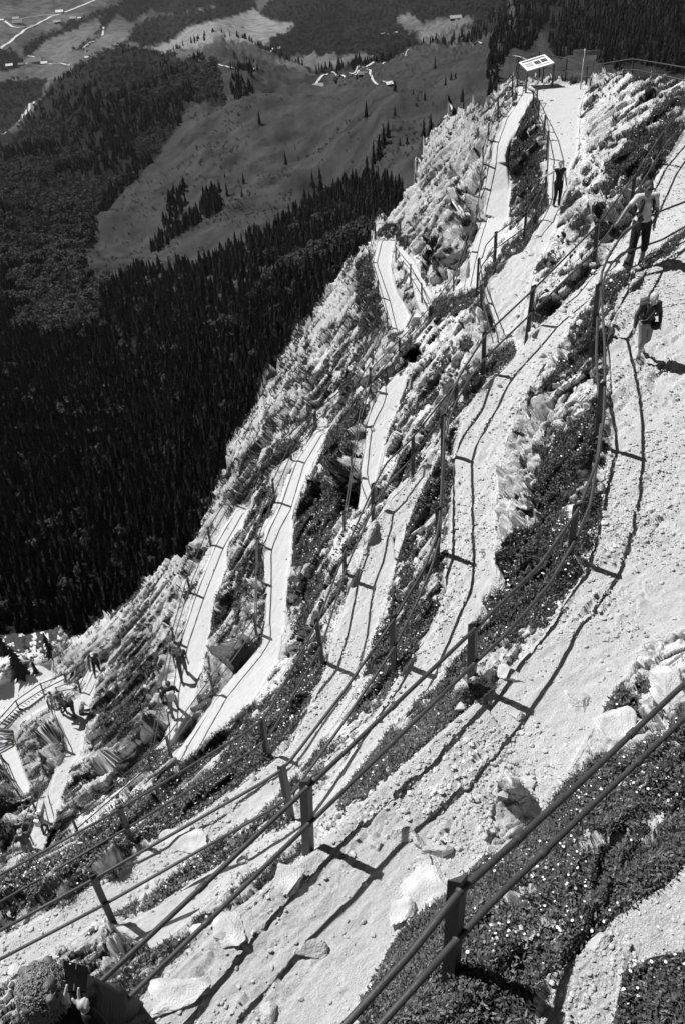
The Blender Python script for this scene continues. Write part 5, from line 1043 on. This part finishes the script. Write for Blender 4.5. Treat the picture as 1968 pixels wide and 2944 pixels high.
person((218, 2062), 1.7, -60, 'person in black bending over in the middle of the resting group', dict(wai=(0, .08, 1.08), che=(0, .26, 1.2), nek=(0, .38, 1.28), hed=(0, .5, 1.36), shR=(.18, .28, 1.28), shL=(-.18, .28, 1.28), elR=(.22, .4, 1.05), elL=(-.22, .4, 1.05), haR=(.15, .5, .85), haL=(-.15, .5, .85)), top=.015, top_sleeve='long', legs=.04, pack=.04, vox=.03, group=G_)
person((240, 2066), 1.6, 90, 'person in a patterned dark cap crouching right in the resting group', sit, top=.14, legs=.04, hat=.35, vox=.03, group=G_)
person((160, 2038), 1.3, 200, 'small figure with arms crossed behind the resting group', {}, top=.35, legs=.22, vox=.03, group=G_)
person((284, 1935), 1.72, 10, 'climber in black coming down between the rocks above the white platform', dict(hed=(0, .14, 1.57), knR=(.12, .2, .52), anR=(.16, .2, .12), haR=(.4, .2, 1.), elR=(.34, .06, 1.15)), top=.04, legs=.015, hat=.6, vox=.03)
person((133, 2398), 1.66, 160, 'hiker with a white cap and pale rucksack climbing the lowest white path', dict(hed=(0, .08, 1.6), knR=(.1, .16, .52), anR=(.1, .1, .12)), top=.22, legs=.04, hat=.8, pack=.6, vox=.026)
person((92, 2462), 1.72, 20, 'hiker with a pale cap and dark shirt, last one down on the lowest white path', dict(elR=(.34, .1, 1.25), haR=(.4, .3, 1.1), knL=(-.12, .16, .52), anL=(-.14, .12, .12)), top=.08, legs=.22, legs_len='knee', hat=.35, skin=SKIND, vox=.026)

# curly-haired woman with a tablet, close below the camera on the widest trail
dl = zd(120, 2848, -5.75); ctr = P3(120, 2848, dl); pxm = dl / FL
U3, X3, F3 = Vector(CU), Vector(CX), Vector(CF)
def L3(x, y, dz=0.): return ctr + X3 * ((x - 120) * pxm) - U3 * ((y - 2848) * pxm) + F3 * dz - lady.location
lady = empty('person', Vector((ctr.x, ctr.y - .35, -7.4))); tag(lady, 'woman with curly grey-blond hair photographing with a tablet at the lower left corner', 'person')
rr = np.random.default_rng(5)
m = MB(); m.ball(L3(118, 2858, .03), (.1, .115, .125), 16, 12); m.cap(L3(115, 2880, .1), L3(105, 2925, .14), .06, .07)
def arm(pts, rad): 
    for (a, b), (r0, r1) in zip(zip(pts[:-1], pts[1:]), zip(rad[:-1], rad[1:])): m.cap(a, b, r0, r1, 12)
# right arm and hand
arm([L3(215, 2975, .1), L3(285, 2955, .02), L3(253, 2893, -.05)], [.055, .045, .03])
pl = L3(246, 2873, -.06); m.ball(pl, (.036, .036, .045), 12, 8)
for pts_ in ([(240, 2862), (237, 2840), (239, 2818)], [(247, 2860), (254, 2850), (250, 2862)], [(253, 2864), (262, 2855), (258, 2868)], [(258, 2870), (265, 2864), (260, 2876)]):
    q = [L3(x, y, -.07 - .012 * i) for i, (x, y) in enumerate(pts_)]; m.cap(q[0], q[1], .0115, .0105, 8); m.cap(q[1], q[2], .0105, .0088, 8)
m.cap(L3(238, 2872, -.07), L3(228, 2862, -.08), .0135, .012, 8); m.cap(L3(228, 2862, -.08), L3(221, 2851, -.085), .012, .0095, 8)
# left hand behind the hair
pl = L3(190, 2862, -.03); m.ball(pl, (.032, .032, .042), 12, 8); m.cap(L3(194, 2850, -.05), L3(199, 2833, -.06), .0125, .0115, 8); m.cap(L3(199, 2833, -.06), L3(202, 2817, -.065), .0115, .009, 8)
for k in range(3): m.cap(L3(186 + k * 4, 2852, -.04), L3(189 + k * 5, 2840, -.03), .011, .01, 8); m.cap(L3(189 + k * 5, 2840, -.03), L3(194 + k * 4, 2846, -.01), .01, .0085, 8)
arm([L3(110, 2960, .18), L3(165, 2925, .15), L3(187, 2872, -.01)], [.055, .045, .03])
m.cap(L3(150, 3000, .3), L3(150, 3120, .7), .1, .09)
m.build('body', SKIN, lady, remesh=.006)
m = MB(); m.cap(L3(60, 2915, .17), L3(190, 2960, .13), .085, .085, 16); m.ball(L3(110, 2960, .25), (.2, .17, .2), 18, 12); m.cap(L3(75, 2905, .2), L3(62, 2960, .28), .1, .12, 14); m.cap(L3(190, 2960, .13), L3(280, 2957, .02), .082, .06, 14); m.cap(L3(280, 2957, .02), L3(260, 2905, -.04), .06, .045, 14); m.cap(L3(150, 2990, .4), L3(170, 3150, .9), .2, .2, 14); m.cap(L3(110, 2960, .18), L3(165, 2925, .15), .075, .06)
m.build('jacket', CL[.015], lady, remesh=.014)
m = MB(); m.cap(L3(160, 3130, 1.0), L3(170, 3400, 1.9), .13, .08); m.cap(L3(190, 3130, 1.0), L3(215, 3390, 1.85), .13, .08); m.build('trousers', CL[.04], lady, remesh=.02)
m = MB(); q = [L3(75, 2882, .05), L3(70, 2905, .035), L3(74, 2935, .06), L3(78, 2975, .14)]
for k in range(3): m.box((q[k] + q[k + 1]) / 2, (.075, (q[k + 1] - q[k]).length * 1.1, .014), Matrix((X3, (q[k + 1] - q[k]).normalized(), X3.cross((q[k + 1] - q[k]).normalized()))).transposed())
m.build('bag_strap', CL[.22], lady, smooth=False)
# hair: an inner mass plus several hundred separate curls
m = MB(); m.ball(L3(119, 2850, .02), (.128, .14, .15), 18, 12)
for k in range(110):
    d = Vector(rr.normal(0, 1, 3)); d.normalize(); m.ball(L3(119, 2850, .02) + d * rr.uniform(.12, .155), rr.uniform(.018, .04), 8, 6)
hm = m.build('hair', gmat('curly_hair', .13, .5, .5, 30., .5, 150., 0, .5), lady, remesh=.009)
m = MB()
for k in range(1300):
    d = Vector(rr.normal(0, 1, 3)); d.normalize()
    if d.dot(F3) > .35: d = -d
    base = L3(119, 2850, .02) + Vector((d.x * .15, d.y * .155, d.z * .165)); t1 = d.cross(Vector(rr.normal(0, 1, 3))).normalized(); t2 = d.cross(t1); r0 = rr.uniform(.010, .022); dn = (Vector((0, 0, -1)) + t1 * .5).normalized(); pp = []
    for j in range(9):
        a = j * .9; pp.append(base + (t1 * math.cos(a) + d * math.sin(a) * .7) * r0 + dn * (j * .007) + t2 * .003 * j)
    m.tube(pp, rr.uniform(.0012, .0032), 4, False)
m.build('curls', gmat('curl_strands', .26, .4, .5, 40., 0, 1, 0, .6), hm)
tb = empty('tablet', Vector(ctr) * 1.); tag(tb, 'black tablet computer in a folding cover held up by the curly-haired woman', 'tablet')
cc_ = [P3(x, y, dl - .02 + z_) for x, y, z_ in ((184, 2760, .12), (254, 2780, .12), (249, 2850, -.02), (183, 2850, -.02))]
qslab(cc_, .014, 'case', gmat('tablet_case', .005, .9, .2, 9., 0, 1, 0, .02), tb)
qslab([bil(cc_, u, v) for u, v in ((.49, .03), (.53, .03), (.46, .98), (.42, .98))], .002, 'fold', CL[.08], tb, .004)
qslab([bil(cc_, u, v) for u, v in ((.22, .06), (.29, .06), (.29, .1), (.22, .1))], .002, 'lens', CL[.6], tb, .004)

# ------------------------------------------------------------------ air
hz = MB(); hz.box((2000, 7500, -1400), (24000, 18000, 2830)); hm_ = bpy.data.materials.new('air'); hm_.use_nodes = True; ht = hm_.node_tree
ht.nodes.remove(ht.nodes['Principled BSDF']); pv_ = ht.nodes.new('ShaderNodeVolumePrincipled'); pv_.inputs['Color'].default_value = (.9, .9, .9, 1); pv_.inputs['Density'].default_value = 0.9e-5; pv_.inputs['Anisotropy'].default_value = .1
ht.links.new(pv_.outputs[0], ht.nodes['Material Output'].inputs['Volume'])
ho = hz.build('haze', hm_, None, smooth=False); tag(ho, 'thin haze in the air over the valley', kind='stuff')
